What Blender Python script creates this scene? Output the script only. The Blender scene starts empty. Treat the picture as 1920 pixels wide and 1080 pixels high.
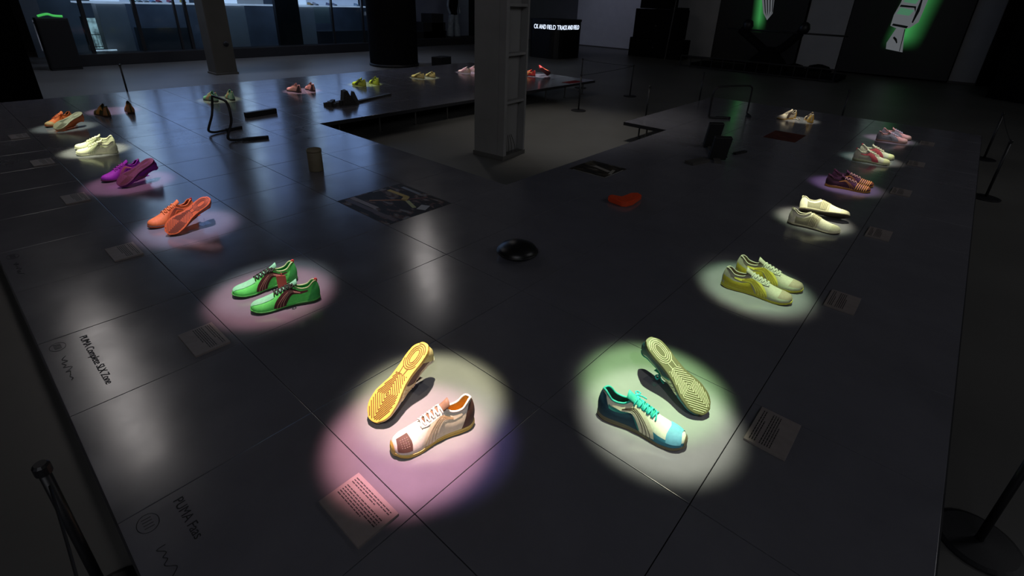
import bpy, bmesh, math, random
import numpy as np
from mathutils import Vector, Matrix
random.seed(7)
sc = bpy.context.scene
C = sc.collection
PI = math.pi

# ------------------------------------------------------------------ camera
RIGHT = Vector((0.74972223, 0.66093674, 0.03285122)); UP = Vector((-0.3006765, 0.29600412, 0.90662848))
FWD = Vector((-0.58949998, 0.68959711, -0.42064902))
cam = bpy.data.cameras.new('camera'); camo = bpy.data.objects.new('camera', cam); C.objects.link(camo)
M = Matrix.Identity(4)
for i in range(3):
    M[i][0] = RIGHT[i]; M[i][1] = UP[i]; M[i][2] = -FWD[i]
M[0][3], M[1][3], M[2][3] = 0.85673937, -0.59673162, 1.40765608
camo.matrix_world = M
cam.sensor_width = 36; cam.lens = 942.185/1920*36
cam.shift_x = -1.33/1920; cam.shift_y = -102.2/1920
cam.clip_start = .01; cam.clip_end = 200
sc.camera = camo

# ------------------------------------------------------------------ world, exposure
w = bpy.data.worlds.new('world'); sc.world = w; w.use_nodes = True
w.node_tree.nodes['Background'].inputs[0].default_value = (.5, .6, .9, 1)
w.node_tree.nodes['Background'].inputs[1].default_value = .004
sc.view_settings.view_transform = 'Standard'; sc.view_settings.look = 'None'
sc.view_settings.exposure = 0; sc.view_settings.gamma = 1; sc.view_settings.use_curve_mapping = False

FL = -.25          # room floor; the platform top is z = 0
CEIL = 5.4
T = .6             # platform tile

# gallery spotlights: (x, y, [(dx, dy, colour, power)], half angle deg)
GREEN = (.72, 1, .55); PINK = (1, .58, .72); WARM = (1, .9, .68); VIOLET = (.62, .45, 1); CREAM = (1, .95, .7)
PALE = (.85, 1, .85); LIME = (.8, 1, .3)
SPOTS = [
 (-.30, .26, [(-.03, .08, (1, 1, .55), 1150), (.06, -.09, (1, .45, .52), 1300), (.12, -.02, (.45, .35, 1), 200)], 5.7),
 (.30, .93, [(-.03, .07, (.55, 1, .36), 1150), (.06, -.06, (.95, 1, .72), 950)], 5.8),
 (-1.49, .27, [(0, 0, (1, .50, .58), 570), (-.08, .05, (.75, .9, .9), 247)], 6.0),
 (.30, 2.15, [(0, 0, (.60, 1, .55), 560), (.02, -.05, (1, 1, .7), 260)], 5.8),
 (-2.66, .27, [(0, 0, (.85, .62, .85), 390), (-.1, .02, (.65, .8, 1), 172)], 6.0),
 (.30, 3.45, [(0, 0, (.72, 1, .55), 225), (0, .05, CREAM, 640)], 5.0),
 (-3.88, .27, [(0, 0, (1, .42, .72), 390)], 6.0),
 (.30, 4.6, [(0, 0, (.70, .36, 1), 322), (.05, 0, WARM, 104)], 5.6),
 (-5.1, .30, [(0, 0, (.55, 1, .5), 285), (0, 0, CREAM, 1000)], 5.2),
 (.30, 5.85, [(0, 0, (.5, 1, .8), 225), (.05, 0, WARM, 320)], 5.2),
 (-6.35, .30, [(0, 0, (.65, 1, .85), 270), (0, 0, WARM, 208)], 5.6),
 (.32, 7.12, [(0, 0, (1, .6, .9), 315), (.05, 0, PALE, 160)], 5.2),
 (-7.0, .88, [(0, 0, (1, .62, .85), 420)], 5.6),
 (-.80, 7.5, [(0, 0, (.6, 1, .85), 120), (0, 0, WARM, 416)], 5.2),
 (-7.0, 2.12, [(0, 0, (.85, 1, .6), 465)], 5.6),
 (-7.0, 3.35, [(0, 0, (1, .6, .7), 675)], 5.6),
 (-7.0, 4.5, [(0, 0, LIME, 800)], 5.6),
 (-7.05, 5.86, [(0, 0, (.9, 1, .6), 525)], 5.6),
 (-7.1, 7.12, [(0, 0, (1, .75, .9), 750)], 5.6),
 (-5.95, 7.95, [(0, 0, (1, .85, .9), 750)], 5.6),
]
def add_spot(x, y, dx, dy, col, p, ang, ox=-.24, oy=.30):
    l = bpy.data.lights.new('track_or_fill_spot', 'SPOT'); l.energy = p; l.color = col
    l.spot_size = math.radians(ang*2); l.spot_blend = .55; l.shadow_soft_size = .035
    o = bpy.data.objects.new('track_or_fill_spot', l); C.objects.link(o)
    # lamps hang behind the shoes as seen from the visitor walkway, so shadows fall outwards
    src = Vector((x+ox, y+oy, 3.1)); tgt = Vector((x+dx, y+dy, 0))
    o.location = src; o.rotation_euler = (tgt-src).to_track_quat('-Z', 'Y').to_euler()
for x, y, ls, ang in SPOTS:
    for dx, dy, col, p in ls: add_spot(x, y, dx, dy, col, p*.97, ang)
    add_spot(x, y, 0, 0, (1, .98, .88), sum(q[3] for q in ls)*.07, ang-.5, 1.5, -1.5)      # weak fill lamp added on the visitor side to brighten the shoe sides

# unseen fill lights added: dim cool wash over the whole hall and a bluish one from the shop side
def area(name, loc, tgt, sx, sy, p, col):
    l = bpy.data.lights.new(name, 'AREA'); l.shape = 'RECTANGLE'; l.size = sx; l.size_y = sy; l.energy = p; l.color = col
    o = bpy.data.objects.new(name, l); C.objects.link(o); o.location = loc
    o.rotation_euler = (Vector(tgt)-Vector(loc)).to_track_quat('-Z', 'Y').to_euler()
area('fill_light_front', (3.5, -4.5, 4.9), (-4, 5, 0), 4, 3, 75, (.90, .92, 1))
area('fill_light_middle', (5.0, 6.0, 5.0), (-6, 10, 0), 4, 3, 60, (.95, .96, 1))
def down(name, loc, tgt, half, p, col, blend=1.):
    l = bpy.data.lights.new(name, 'SPOT'); l.energy = p; l.color = col; l.spot_size = math.radians(half*2); l.spot_blend = blend; l.shadow_soft_size = .15
    o = bpy.data.objects.new(name, l); C.objects.link(o); o.location = loc; o.rotation_euler = (Vector(tgt)-Vector(loc)).to_track_quat('-Z', 'Y').to_euler()
down('shop_fill_spot', (-11.2, 3.0, 5.1), (-11.4, 3.0, 0), 50, 330, (.62, .72, 1))  # added blue fill spots that brighten the concrete on the shop side
down('shop_fill_spot', (-11.8, 7.5, 5.1), (-12.0, 7.5, 0), 50, 330, (.62, .72, 1))
down('gap_fill_spot', (-3.2, 5.6, 5.1), (-3.2, 5.3, 0), 24, 330, (1, .96, .9))  # added warm fill for the floor in the gap
down('wall_fill_spot', (-10.2, 15.6, 5.1), (-10.4, 18.6, .6), 34, 80, (.66, .7, 1))  # added bluish fill that lifts the white partition

# ------------------------------------------------------------------ materials
MATS = {}
def mat(name, col, rough=.6, metal=0., emit=0., ecol=None, noise=0., nscale=40, bump=0., bscale=300, spec=None, ior=1.5):
    if name in MATS: return MATS[name]
    m = bpy.data.materials.new(name); m.use_nodes = True; nt = m.node_tree; b = nt.nodes['Principled BSDF']
    b.inputs['Base Color'].default_value = (*col, 1); b.inputs['Roughness'].default_value = rough
    b.inputs['Metallic'].default_value = metal; b.inputs['IOR'].default_value = ior
    if spec is not None: b.inputs['Specular IOR Level'].default_value = spec
    if emit:
        b.inputs['Emission Color'].default_value = (*(ecol or col), 1); b.inputs['Emission Strength'].default_value = emit
    tc = nt.nodes.new('ShaderNodeTexCoord')
    if noise:
        n = nt.nodes.new('ShaderNodeTexNoise'); n.inputs['Scale'].default_value = nscale; n.inputs['Detail'].default_value = 5
        nt.links.new(tc.outputs['Object'], n.inputs['Vector'])
        r = nt.nodes.new('ShaderNodeMapRange'); r.inputs[1].default_value = .3; r.inputs[2].default_value = .7
        r.inputs[3].default_value = 1-noise; r.inputs[4].default_value = 1+noise
        nt.links.new(n.outputs['Fac'], r.inputs[0])
        mx = nt.nodes.new('ShaderNodeVectorMath'); mx.operation = 'SCALE'; mx.inputs[0].default_value = col
        nt.links.new(r.outputs[0], mx.inputs['Scale']); nt.links.new(mx.outputs[0], b.inputs['Base Color'])
    if bump:
        n2 = nt.nodes.new('ShaderNodeTexNoise'); n2.inputs['Scale'].default_value = bscale; n2.inputs['Detail'].default_value = 3
        nt.links.new(tc.outputs['Object'], n2.inputs['Vector'])
        bp = nt.nodes.new('ShaderNodeBump'); bp.inputs['Strength'].default_value = bump; bp.inputs['Distance'].default_value = .002
        nt.links.new(n2.outputs['Fac'], bp.inputs['Height']); nt.links.new(bp.outputs[0], b.inputs['Normal'])
    MATS[name] = m
    return m
def cloth(col, name=None):      # shoe textile / leather
    return mat(name or 'shoe_%02x%02x%02x' % tuple(int(c*255) for c in col), col, .62, noise=.08, nscale=90, bump=.25, bscale=900, spec=.3)
def rubber(col): return mat('rubber_%02x%02x%02x' % tuple(int(c*255) for c in col), col, .5, noise=.05, nscale=60, spec=.35)

M_tile = mat('platform_laminate', (.150, .147, .168), .2, ior=1.75)
nt = M_tile.node_tree; b = nt.nodes['Principled BSDF']
geo = nt.nodes.new('ShaderNodeNewGeometry')
n = nt.nodes.new('ShaderNodeTexNoise'); n.inputs['Scale'].default_value = 3; n.inputs['Detail'].default_value = 8; n.inputs['Roughness'].default_value = .7
nt.links.new(geo.outputs['Position'], n.inputs['Vector'])
r = nt.nodes.new('ShaderNodeMapRange'); r.inputs[1].default_value = .3; r.inputs[2].default_value = .7; r.inputs[3].default_value = .14; r.inputs[4].default_value = .23
nt.links.new(n.outputs['Fac'], r.inputs[0]); nt.links.new(r.outputs[0], b.inputs['Roughness'])
r2 = nt.nodes.new('ShaderNodeMapRange'); r2.inputs[1].default_value = .3; r2.inputs[2].default_value = .7; r2.inputs[3].default_value = .9; r2.inputs[4].default_value = 1.08
nt.links.new(n.outputs['Fac'], r2.inputs[0])
vm = nt.nodes.new('ShaderNodeVectorMath'); vm.operation = 'SCALE'; vm.inputs[0].default_value = (.150, .147, .168)
nt.links.new(r2.outputs[0], vm.inputs['Scale']); nt.links.new(vm.outputs[0], b.inputs['Base Color'])

M_concrete = mat('polished_concrete', (.11, .107, .10), .42, noise=.18, nscale=.8, bump=.05, bscale=20)
M_pillar = mat('painted_concrete', (.26, .255, .25), .75, noise=.1, nscale=3, bump=.1, bscale=60)
M_wallgrey = mat('grey_wall', (.16, .16, .17), .85, noise=.08, nscale=2)
M_dark = mat('dark_wall', (.02, .02, .023), .9, noise=.1, nscale=3)
M_black = mat('black_steel', (.012, .012, .014), .45)
M_blackfab = mat('black_curtain', (.006, .006, .007), .95, noise=.2, nscale=4, spec=.1)
M_blackgloss = mat('black_gloss', (.008, .008, .009), .36)
M_rubber = mat('black_rubber', (.01, .01, .011), .7)
M_under = mat('deck_underside', (.02, .02, .022), .9)
M_edge = mat('platform_edge', (.02, .02, .024), .6)
M_grey = mat('dull_grey_metal', (.07, .065, .06), .5, noise=.15, nscale=30)
M_white = mat('white_panel', (.62, .63, .66), .6, noise=.04, nscale=4)
M_ink = mat('black_vinyl', (.008, .008, .009), .6)
M_plate = mat('label_board', (.235, .20, .19), .6, noise=.08, nscale=30)

def glassmat(name, tint=(.8, .9, .95), fac=.12):
    m = bpy.data.materials.new(name); m.use_nodes = True; nt = m.node_tree
    for nd in list(nt.nodes): nt.nodes.remove(nd)
    o = nt.nodes.new('ShaderNodeOutputMaterial'); mx = nt.nodes.new('ShaderNodeMixShader'); t = nt.nodes.new('ShaderNodeBsdfTransparent'); g = nt.nodes.new('ShaderNodeBsdfGlossy')
    t.inputs[0].default_value = (*tint, 1); g.inputs['Roughness'].default_value = .05
    f = nt.nodes.new('ShaderNodeFresnel'); f.inputs[0].default_value = 1.45
    if fac == .12: nt.links.new(f.outputs[0], mx.inputs[0])
    else: mx.inputs[0].default_value = fac
    nt.links.new(t.outputs[0], mx.inputs[1]); nt.links.new(g.outputs[0], mx.inputs[2]); nt.links.new(mx.outputs[0], o.inputs[0])
    MATS[name] = m
    return m
M_glass = glassmat('window_glass')
M_acrylic = glassmat('clear_acrylic', (.97, .98, 1), .07)

# ------------------------------------------------------------------ object helpers
def link(name, me, m, parent=None, loc=(0, 0, 0), rot=(0, 0, 0)):
    o = bpy.data.objects.new(name, me); C.objects.link(o)
    if m is not None:
        if len(me.materials) == 0: me.materials.append(m)
    if parent is not None: o.parent = parent
    o.location = loc; o.rotation_euler = rot
    return o
def finish(bm, name, smooth=False):
    bmesh.ops.recalc_face_normals(bm, faces=bm.faces)
    me = bpy.data.meshes.new(name); bm.to_mesh(me); bm.free()
    if smooth:
        for p in me.polygons: p.use_smooth = True
    return me
def empty(name, label=None, cat=None, loc=(0, 0, 0), rz=0, group=None, kind=None):
    o = bpy.data.objects.new(name, None); C.objects.link(o); o.location = loc; o.rotation_euler = (0, 0, rz); o.empty_display_size = .1
    if label: o['label'] = label
    if cat: o['category'] = cat
    if group: o['group'] = group
    if kind: o['kind'] = kind
    return o
def tag(o, label, cat, group=None, kind=None):
    o['label'] = label; o['category'] = cat
    if group: o['group'] = group
    if kind: o['kind'] = kind
    return o
def struct(o):
    o['kind'] = 'structure'; return o
def bx(bm, x0, x1, y0, y1, z0, z1, mtx=None):
    vs = [bm.verts.new((x, y, z)) for z in (z0, z1) for y in (y0, y1) for x in (x0, x1)]
    for f in ((0, 2, 3, 1), (4, 5, 7, 6), (0, 1, 5, 4), (2, 6, 7, 3), (0, 4, 6, 2), (1, 3, 7, 5)): bm.faces.new([vs[i] for i in f])
    if mtx is not None:
        for v in vs: v.co = mtx @ v.co
    return vs
def boxmesh(x0, x1, y0, y1, z0, z1, bevel=0, name='box', mtx=None):
    bm = bmesh.new(); bx(bm, x0, x1, y0, y1, z0, z1, mtx)
    if bevel: bmesh.ops.bevel(bm, geom=list(bm.edges), offset=bevel, segments=2, affect='EDGES', profile=.6)
    return finish(bm, name)
def tube(bm, pts, r, n=8, closed=False, taper=None):
    pts = [Vector(p) for p in pts]; rings = []; N = len(pts); ref = None
    for i, p in enumerate(pts):
        a = pts[(i-1) % N] if (closed or i > 0) else p; c = pts[(i+1) % N] if (closed or i < N-1) else p
        t = (c-a).normalized()
        if ref is None:
            ref = Vector((0, 0, 1)) if abs(t.z) < .9 else Vector((1, 0, 0))
        u = (ref - t*ref.dot(t)).normalized(); v = t.cross(u); ref = u
        rr = r*(taper[i] if taper else 1)
        rings.append([bm.verts.new(p + (u*math.cos(k*2*PI/n)+v*math.sin(k*2*PI/n))*rr) for k in range(n)])
    for i in range(N if closed else N-1):
        A = rings[i]; B = rings[(i+1) % N]
        for k in range(n): bm.faces.new((A[k], A[(k+1) % n], B[(k+1) % n], B[k]))
    if not closed:
        bm.faces.new(rings[0][::-1]); bm.faces.new(rings[-1])
def lathe(bm, prof, n=24, cx=0, cy=0):
    rings = []
    for r, z in prof:
        if r < 1e-6: rings.append([bm.verts.new((cx, cy, z))])
        else: rings.append([bm.verts.new((cx+r*math.cos(k*2*PI/n), cy+r*math.sin(k*2*PI/n), z)) for k in range(n)])
    for A, B in zip(rings, rings[1:]):
        for k in range(n):
            k2 = (k+1) % n
            if len(A) == 1 and len(B) == 1: continue
            if len(A) == 1: bm.faces.new((A[0], B[k], B[k2]))
            elif len(B) == 1: bm.faces.new((A[k], A[k2], B[0]))
            else: bm.faces.new((A[k], A[k2], B[k2], B[k]))
def smooth_path(pts, sub=6, closed=False):
    pts = [Vector(p) for p in pts]; out = []; N = len(pts)
    rng = range(N if closed else N-1)
    for i in rng:
        p0 = pts[(i-1) % N] if (closed or i > 0) else pts[0]; p1 = pts[i]; p2 = pts[(i+1) % N]
        p3 = pts[(i+2) % N] if (closed or i < N-2) else pts[-1]
        for k in range(sub):
            t = k/sub
            out.append(.5*((2*p1)+(p2-p0)*t+(2*p0-5*p1+4*p2-p3)*t*t+(3*p1-p0-3*p2+p3)*t**3))
    if not closed: out.append(pts[-1])
    return out
def prism(bm, poly, z0, z1):
    a = [bm.verts.new((x, y, z0)) for x, y in poly]; b = [bm.verts.new((x, y, z1)) for x, y in poly]
    bm.faces.new(a[::-1]); bm.faces.new(b)
    for i in range(len(poly)):
        j = (i+1) % len(poly); bm.faces.new((a[i], a[j], b[j], b[i]))

# ------------------------------------------------------------------ room shell
def sbox(name, m, x0, x1, y0, y1, z0, z1): return struct(link(name, boxmesh(x0, x1, y0, y1, z0, z1, name=name), m))
sbox('floor', M_concrete, -18, 6.5, -7, 19, FL-.1, FL)
sbox('ceiling', M_dark, -18, 6.5, -7, 19, CEIL, CEIL+.1)
sbox('wall_left', M_dark, -18.1, -18, -7, 19, FL, CEIL)
sbox('wall_back', M_wallgrey, -18, 6.5, 19, 19.1, FL, CEIL)
sbox('wall_right', M_dark, 6.5, 6.6, -7, 19, FL, CEIL)
sbox('wall_front', M_dark, -18, 6.5, -7.1, -7, FL, CEIL)

# ------------------------------------------------------------------ platform of tiles
plat = empty('display_platform', 'low dark glossy platform of square panels wrapped around the concrete pillar', 'platform')
tile_me = boxmesh(.0015, T-.0015, .0015, T-.0015, -.014, 0, bevel=.0012, name='floor_panel')
tile_me.materials.append(M_tile)
cells = []
for i in range(-14, 2):
    for j in range(-1, 14):
        x, y = i*T, j*T
        front = j < 4
        far = i < -8
        right = i >= -3 or (i >= -4 and j >= 9)
        if front or far or right: cells.append((i, j))
cellset = set(cells)
for i, j in cells:
    o = bpy.data.objects.new('floor_panel', tile_me); C.objects.link(o); o.parent = plat; o.location = (i*T, j*T, random.uniform(-.0004, .0004))
bm = bmesh.new()
for (x0, x1, y0, y1) in ((-8.4, 1.2, -.6, 2.4), (-8.4, -4.8, 2.4, 8.4), (-1.8, 1.2, 2.4, 8.4), (-2.4, -1.8, 5.4, 8.4)):
    bx(bm, x0+.004, x1-.004, y0+.004, y1-.004, -.04, -.016)
link('deck_board', finish(bm, 'deck_board'), M_under, plat)
bm = bmesh.new()
edge_segs = [((-8.4, -.6), (1.2, -.6)), ((1.2, -.6), (1.2, 8.4)), ((1.2, 8.4), (-2.4, 8.4)), ((-2.4, 8.4), (-2.4, 5.4)), ((-2.4, 5.4), (-1.8, 5.4)),
             ((-1.8, 5.4), (-1.8, 2.4)), ((-1.8, 2.4), (-4.8, 2.4)), ((-4.8, 2.4), (-4.8, 8.4)), ((-4.8, 8.4), (-8.4, 8.4)), ((-8.4, 8.4), (-8.4, -.6))]
for (a, b_) in edge_segs:
    x0, x1 = sorted((a[0], b_[0])); y0, y1 = sorted((a[1], b_[1]))
    bx(bm, x0-.004, x1+.004, y0-.004, y1+.004, -.045, -.003)
link('edge_trim', finish(bm, 'edge_trim'), M_edge, plat)
legm = bmesh.new(); lathe(legm, [(0, FL), (.03, FL), (.03, FL+.008), (.011, FL+.012), (.011, -.04), (0, -.04)], 10); legm = finish(legm, 'leg')
legm.materials.append(M_grey)
for (a, b_) in edge_segs:
    L = math.hypot(b_[0]-a[0], b_[1]-a[1]); k = max(1, round(L/.6)); inx, iny = (b_[1]-a[1])/L, -(b_[0]-a[0])/L
    for q in range(k):
        t = (q+.5)/k; x = a[0]+(b_[0]-a[0])*t - inx*.08; y = a[1]+(b_[1]-a[1])*t - iny*.08
        o = bpy.data.objects.new('leg', legm); C.objects.link(o); o.parent = plat; o.location = (x, y, 0)

# ------------------------------------------------------------------ pillars
def hpillar():
    p = empty('concrete_pillar', 'grey clad square pillar with a ribbed recess, standing in the gap of the platform', 'pillar', (-3.07, 3.70, FL), math.radians(6))
    h = CEIL-FL; s = .21
    bm = bmesh.new(); bx(bm, -s, s-.09, -s, s, 0, h); link('core', finish(bm, 'core'), M_pillar, p)
    for y0, y1 in ((-s, -s+.055), (s-.03, s)):
        link('flange', boxmesh(s-.089, s, y0, y1, 0, h, .004), M_pillar, p)
    for z in (.62, 1.12, 1.6, 2.1, 2.6, 3.2, 3.8, 4.4):
        link('batten', boxmesh(s-.089, s-.01, -s+.056, s-.031, z, z+.03, .003), M_pillar, p)
    bm = bmesh.new()
    for k in range(3):
        tube(bm, smooth_path([(s-.03, -.09+k*.07, 0.0), (s-.02, -.08+k*.06, .12), (s-.05, -.06+k*.03, .26)], 5), .004, 5)
    link('cable', finish(bm, 'cable', True), M_grey, p)
    link('kick_board', boxmesh(-s-.012, s+.004, -s-.012, s+.012, 0, .05, .003), M_concrete, p)
hpillar()
M_brown = mat('brown_plaster', (.10, .095, .085), .8, noise=.1, nscale=3)
p = empty('square_column', 'brown grey square column beyond the far left edge of the platform', 'column', (-11.42, 3.84, FL))
link('shaft', boxmesh(-.22, .22, -.22, .22, 0, CEIL-FL, .02), M_brown, p)
link('plinth', boxmesh(-.235, .235, -.235, .235, 0, .04, .005), M_brown, p)
bm = bmesh.new(); lathe(bm, [(0, 0), (.05, 0), (.055, .02), (.03, .03), (0, .035)], 16)
o = link('round_stain_plate', finish(bm, 'plate', True), M_dark, p, (.22, .08, .62), (0, PI/2, 0))
p = empty('black_column', 'wide black rounded column beside the gold trainers in the background', 'column', (-10.7, 7.85, FL))
bm = bmesh.new(); lathe(bm, [(.62, 0), (.62, CEIL-FL)], 40); link('shaft', finish(bm, 'shaft', True), M_blackfab, p)
bm = bmesh.new(); lathe(bm, [(.60, 0), (.64, 0), (.64, .06), (.62, .062)], 40); link('base_ring', finish(bm, 'ring', True), M_black, p)
o = link('equipment_case', boxmesh(-.16, .16, -.24, .24, 0, .24, .01), M_black, None, (-9.85, 8.75, FL), (0, 0, .3)); tag(o, 'small black box on the floor right of the wide black column', 'box')

# ------------------------------------------------------------------ storefront (left background), plane x = -14.4
SX = -14.4
struct(link('trim_1', boxmesh(SX-.1, SX+.35, 1.45, 11.0, FL, 0, .01), M_black)); bpy.context.scene.objects['trim_1']['label'] = 'black plinth under the glass front'
def lit(name, col, s, scale=2., amt=.25):
    m = mat(name, (.4, .4, .4), .5, emit=s, ecol=col); nt = m.node_tree; b = nt.nodes['Principled BSDF']
    tc = nt.nodes.new('ShaderNodeTexCoord'); n = nt.nodes.new('ShaderNodeTexNoise'); n.inputs['Scale'].default_value = scale; n.inputs['Detail'].default_value = 6
    nt.links.new(tc.outputs['Object'], n.inputs['Vector'])
    r = nt.nodes.new('ShaderNodeMapRange'); r.inputs[1].default_value = .35; r.inputs[2].default_value = .65; r.inputs[3].default_value = s*(1-amt); r.inputs[4].default_value = s*(1+amt)
    nt.links.new(n.outputs['Fac'], r.inputs[0]); nt.links.new(r.outputs[0], b.inputs['Emission Strength'])
    return m
M_lb_hi = lit('lightbox_bright', (.62, .74, 1), .85, 1, .06)
M_lb_mid = lit('lightbox_mid', (.5, .62, .95), .42, 1, .12)
M_lb_low = lit('lightbox_dim', (.5, .58, .75), .12, 1, .2)
M_up_hi = lit('upper_lightbox_bright', (.62, .74, 1), 1.6, .6, .2)
M_up_mid = lit('upper_lightbox_mid', (.42, .55, 1), 1.35, .6, .25)
M_up_low = lit('upper_lightbox_dim', (.42, .53, 1), .9, .6, .3)
M_shelf = lit('shelf_light', (.62, .72, .95), .5, 3, .1)
store = empty('shop_front', 'glass shop front with white columns and a glowing shelf along the left background', 'shop front', (0, 0, 0))
def spart(name, m, x0, x1, y0, y1, z0, z1): return link(name, boxmesh(x0, x1, y0, y1, z0, z1, name=name), m, store)
for y, wd in ((2.24, .07), (3.24, .07), (4.08, .04), (4.32, .06), (4.98, .1), (8.35, .04), (9.42, .05), (11.0, .1)):
    spart('mullion', M_black, SX-.05, SX+.05, y-wd/2, y+wd/2, 0, 5.25)
ys = [1.5, 2.24, 3.24, 4.08, 4.32, 4.98, 8.35, 9.42, 11.0]
for a, b_ in zip(ys, ys[1:]): spart('glass_pane', M_glass, SX-.006, SX+.006, a+.03, b_-.03, 0, 5.25)
spart('transom', M_black, SX-.06, SX+.06, 1.5, 11.0, 5.25, 5.38)
for y0, y1 in ((2.62, 3.2), (5.25, 5.98), (7.45, 8.05)): spart('white_column', M_white, -15.3, -14.9, y0, y1, FL, 1.02)
spart('dark_screen', M_dark, -14.75, -14.6, 6.72, 7.42, FL, 5.25)
for y0, y1, m in ((2.62, 3.2, M_lb_hi), (3.2, 4.75, M_lb_mid), (5.25, 5.98, M_lb_hi), (5.98, 6.72, M_lb_low), (7.45, 8.05, M_lb_hi), (8.05, 9.9, M_lb_mid)):
    spart('light_panel', m, -15.35, -15.31, y0, y1, 1.07, 1.30)
    spart('light_panel', {M_lb_hi: M_up_hi, M_lb_mid: M_up_mid, M_lb_low: M_up_low}[m], -15.35, -15.31, y0, y1, 1.31, 5.2)
spart('shelf', M_shelf, -15.3, -14.85, 2.25, 9.9, 1.03, 1.065)
spart('back_wall', mat('shop_interior', (.07, .085, .1), .7, noise=.3, nscale=1.5), -16.6, -16.5, 1.5, 11, FL, 5.25)
spart('counter', mat('shop_counter', (.05, .06, .07), .5), -15.9, -15.4, 3.5, 4.7, FL, .45)
spart('poster_board', mat('pale_board', (.3, .38, .38), .6), -15.05, -15.0, 8.1, 8.62, .55, 1.02)
spart('counter', MATS['shop_counter'], -15.9, -15.2, 8.3, 10.2, FL, .3)
spart('floor_light', lit('sill_light', (.7, .85, 1), .5, 6, .4), -14.75, -14.7, 2.35, 2.75, 0.0, .03)
# daylight windows behind
def dayglass(name, s, sc_): return lit(name, (.55, .8, .85), s, sc_, .8)
wd = struct(link('window_1', boxmesh(-15.62, -15.6, 2.42, 2.85, -.02, .68), dayglass('daylight_a', .3, 7)))
struct(link('window_frame', boxmesh(-15.6, -15.57, 2.38, 2.42, -.06, .72), M_black, wd))
for z in (.02, .30): link('rail', boxmesh(-15.59, -15.57, 2.42, 2.85, z, z+.015), M_black, wd)
for k in range(6): link('baluster', boxmesh(-15.585, -15.575, 2.46+k*.065, 2.468+k*.065, .0, .3), M_black, wd)
wd = struct(link('window_2', boxmesh(-16.0, -15.98, 1.55, 2.12, -.06, .62), lit('daylight_b', (.55, .62, .8), .07, 4, .8)))
for k in range(6): link('baluster', boxmesh(-15.97, -15.96, 1.6+k*.09, 1.615+k*.09, -.06, .55), M_black, wd)
link('top_rail', boxmesh(-15.97, -15.95, 1.55, 2.12, .55, .58), M_black, wd)
# black locker with a green glow on top
o = empty('black_cabinet', 'tall black cabinet with a green glowing strip on top at the far left', 'cabinet', (-13.75, 1.52, FL))
link('body', boxmesh(-.15, .15, -.22, .3, 0, 1.02, .01), M_black, o)
link('door', boxmesh(.151, .16, -.2, .28, .05, .98, .003), M_blackgloss, o)
bm = bmesh.new(); tube(bm, smooth_path([(0, -.15, 1.05), (.05, 0, 1.09), (.03, .1, 1.06), (.06, .24, 1.05)], 5), .022, 6)
link('glowing_strip', finish(bm, 'strip', True), mat('green_glow', (.1, .6, .15), .5, emit=.45, ecol=(.1, .8, .15)), o)

# ceiling light coffers (real lamps of the hall, above the frame)
M_lamp = mat('lamp_diffuser', (.8, .8, .8), .5, emit=3.6, ecol=(1, .93, .9))
def coffer(x0, y0, x1, y1, wdt, label, m):
    L = math.hypot(x1-x0, y1-y0)
    e = empty('linear_ceiling_light', label, 'lamp', ((x0+x1)/2, (y0+y1)/2, 5.0), math.atan2(y1-y0, x1-x0))
    link('housing', boxmesh(-L/2-.03, L/2+.03, -wdt/2-.03, wdt/2+.03, .02, .09), M_black, e)
    link('diffuser', boxmesh(-L/2, L/2, -wdt/2, wdt/2, 0, .02), m, e)
    for s in (-1, 1): link('suspension_rod', boxmesh(s*L*.4-.006, s*L*.4+.006, -.006, .006, .09, CEIL-5.0), M_black, e)
coffer(-11.6, .3, -6.6, -.02, .42, 'long white ceiling light hanging over the left side of the hall', M_lamp)
coffer(-12.2, 9.4, -6.9, 5.75, .42, 'long white ceiling light hanging over the black column', M_lamp)

# ------------------------------------------------------------------ far background
# led counter
e = empty('ticker_counter', 'black rounded counter with a white lit ticker text band', 'counter', (-9.75, 13.6, FL))
def rrect(hx, hy, r, n=6):
    out = []
    for cx, cy, a0 in ((hx-r, hy-r, 0), (-hx+r, hy-r, 90), (-hx+r, -hy+r, 180), (hx-r, -hy+r, 270)):
        for k in range(n+1):
            a = math.radians(a0+90*k/n); out.append((cx+r*math.cos(a), cy+r*math.sin(a)))
    return out
bm = bmesh.new(); prism(bm, rrect(.62, .72, .3), 0, 1.1); link('body', finish(bm, 'body'), M_blackgloss, e)
bm = bmesh.new(); prism(bm, rrect(.64, .74, .31), 1.1, 1.16); link('worktop', finish(bm, 'top'), M_black, e)
bm = bmesh.new(); prism(bm, rrect(.625, .725, .305), .84, 1.04); link('ticker_screen', finish(bm, 'ts'), mat('ticker_screen', (.01, .01, .012), .3), e)
M_led = mat('led_text', (.7, .8, 1), .5, emit=1.6, ecol=(.72, .82, 1))
def text_mesh(s, size, ext=.0004, font_align='LEFT'):
    cu = bpy.data.curves.new('txt', 'FONT'); cu.body = s; cu.size = size; cu.extrude = ext; cu.align_x = font_align
    to = bpy.data.objects.new('txt', cu); C.objects.link(to)
    dg = bpy.context.evaluated_depsgraph_get(); me = bpy.data.meshes.new_from_object(to.evaluated_get(dg))
    bpy.data.objects.remove(to); bpy.data.curves.remove(cu)
    return me
me = text_mesh('CK AND FIELD TRACK AND FIELD', .185, .002); me.materials.append(M_led)
wtx = max(v.co.x for v in me.vertices)
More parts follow.
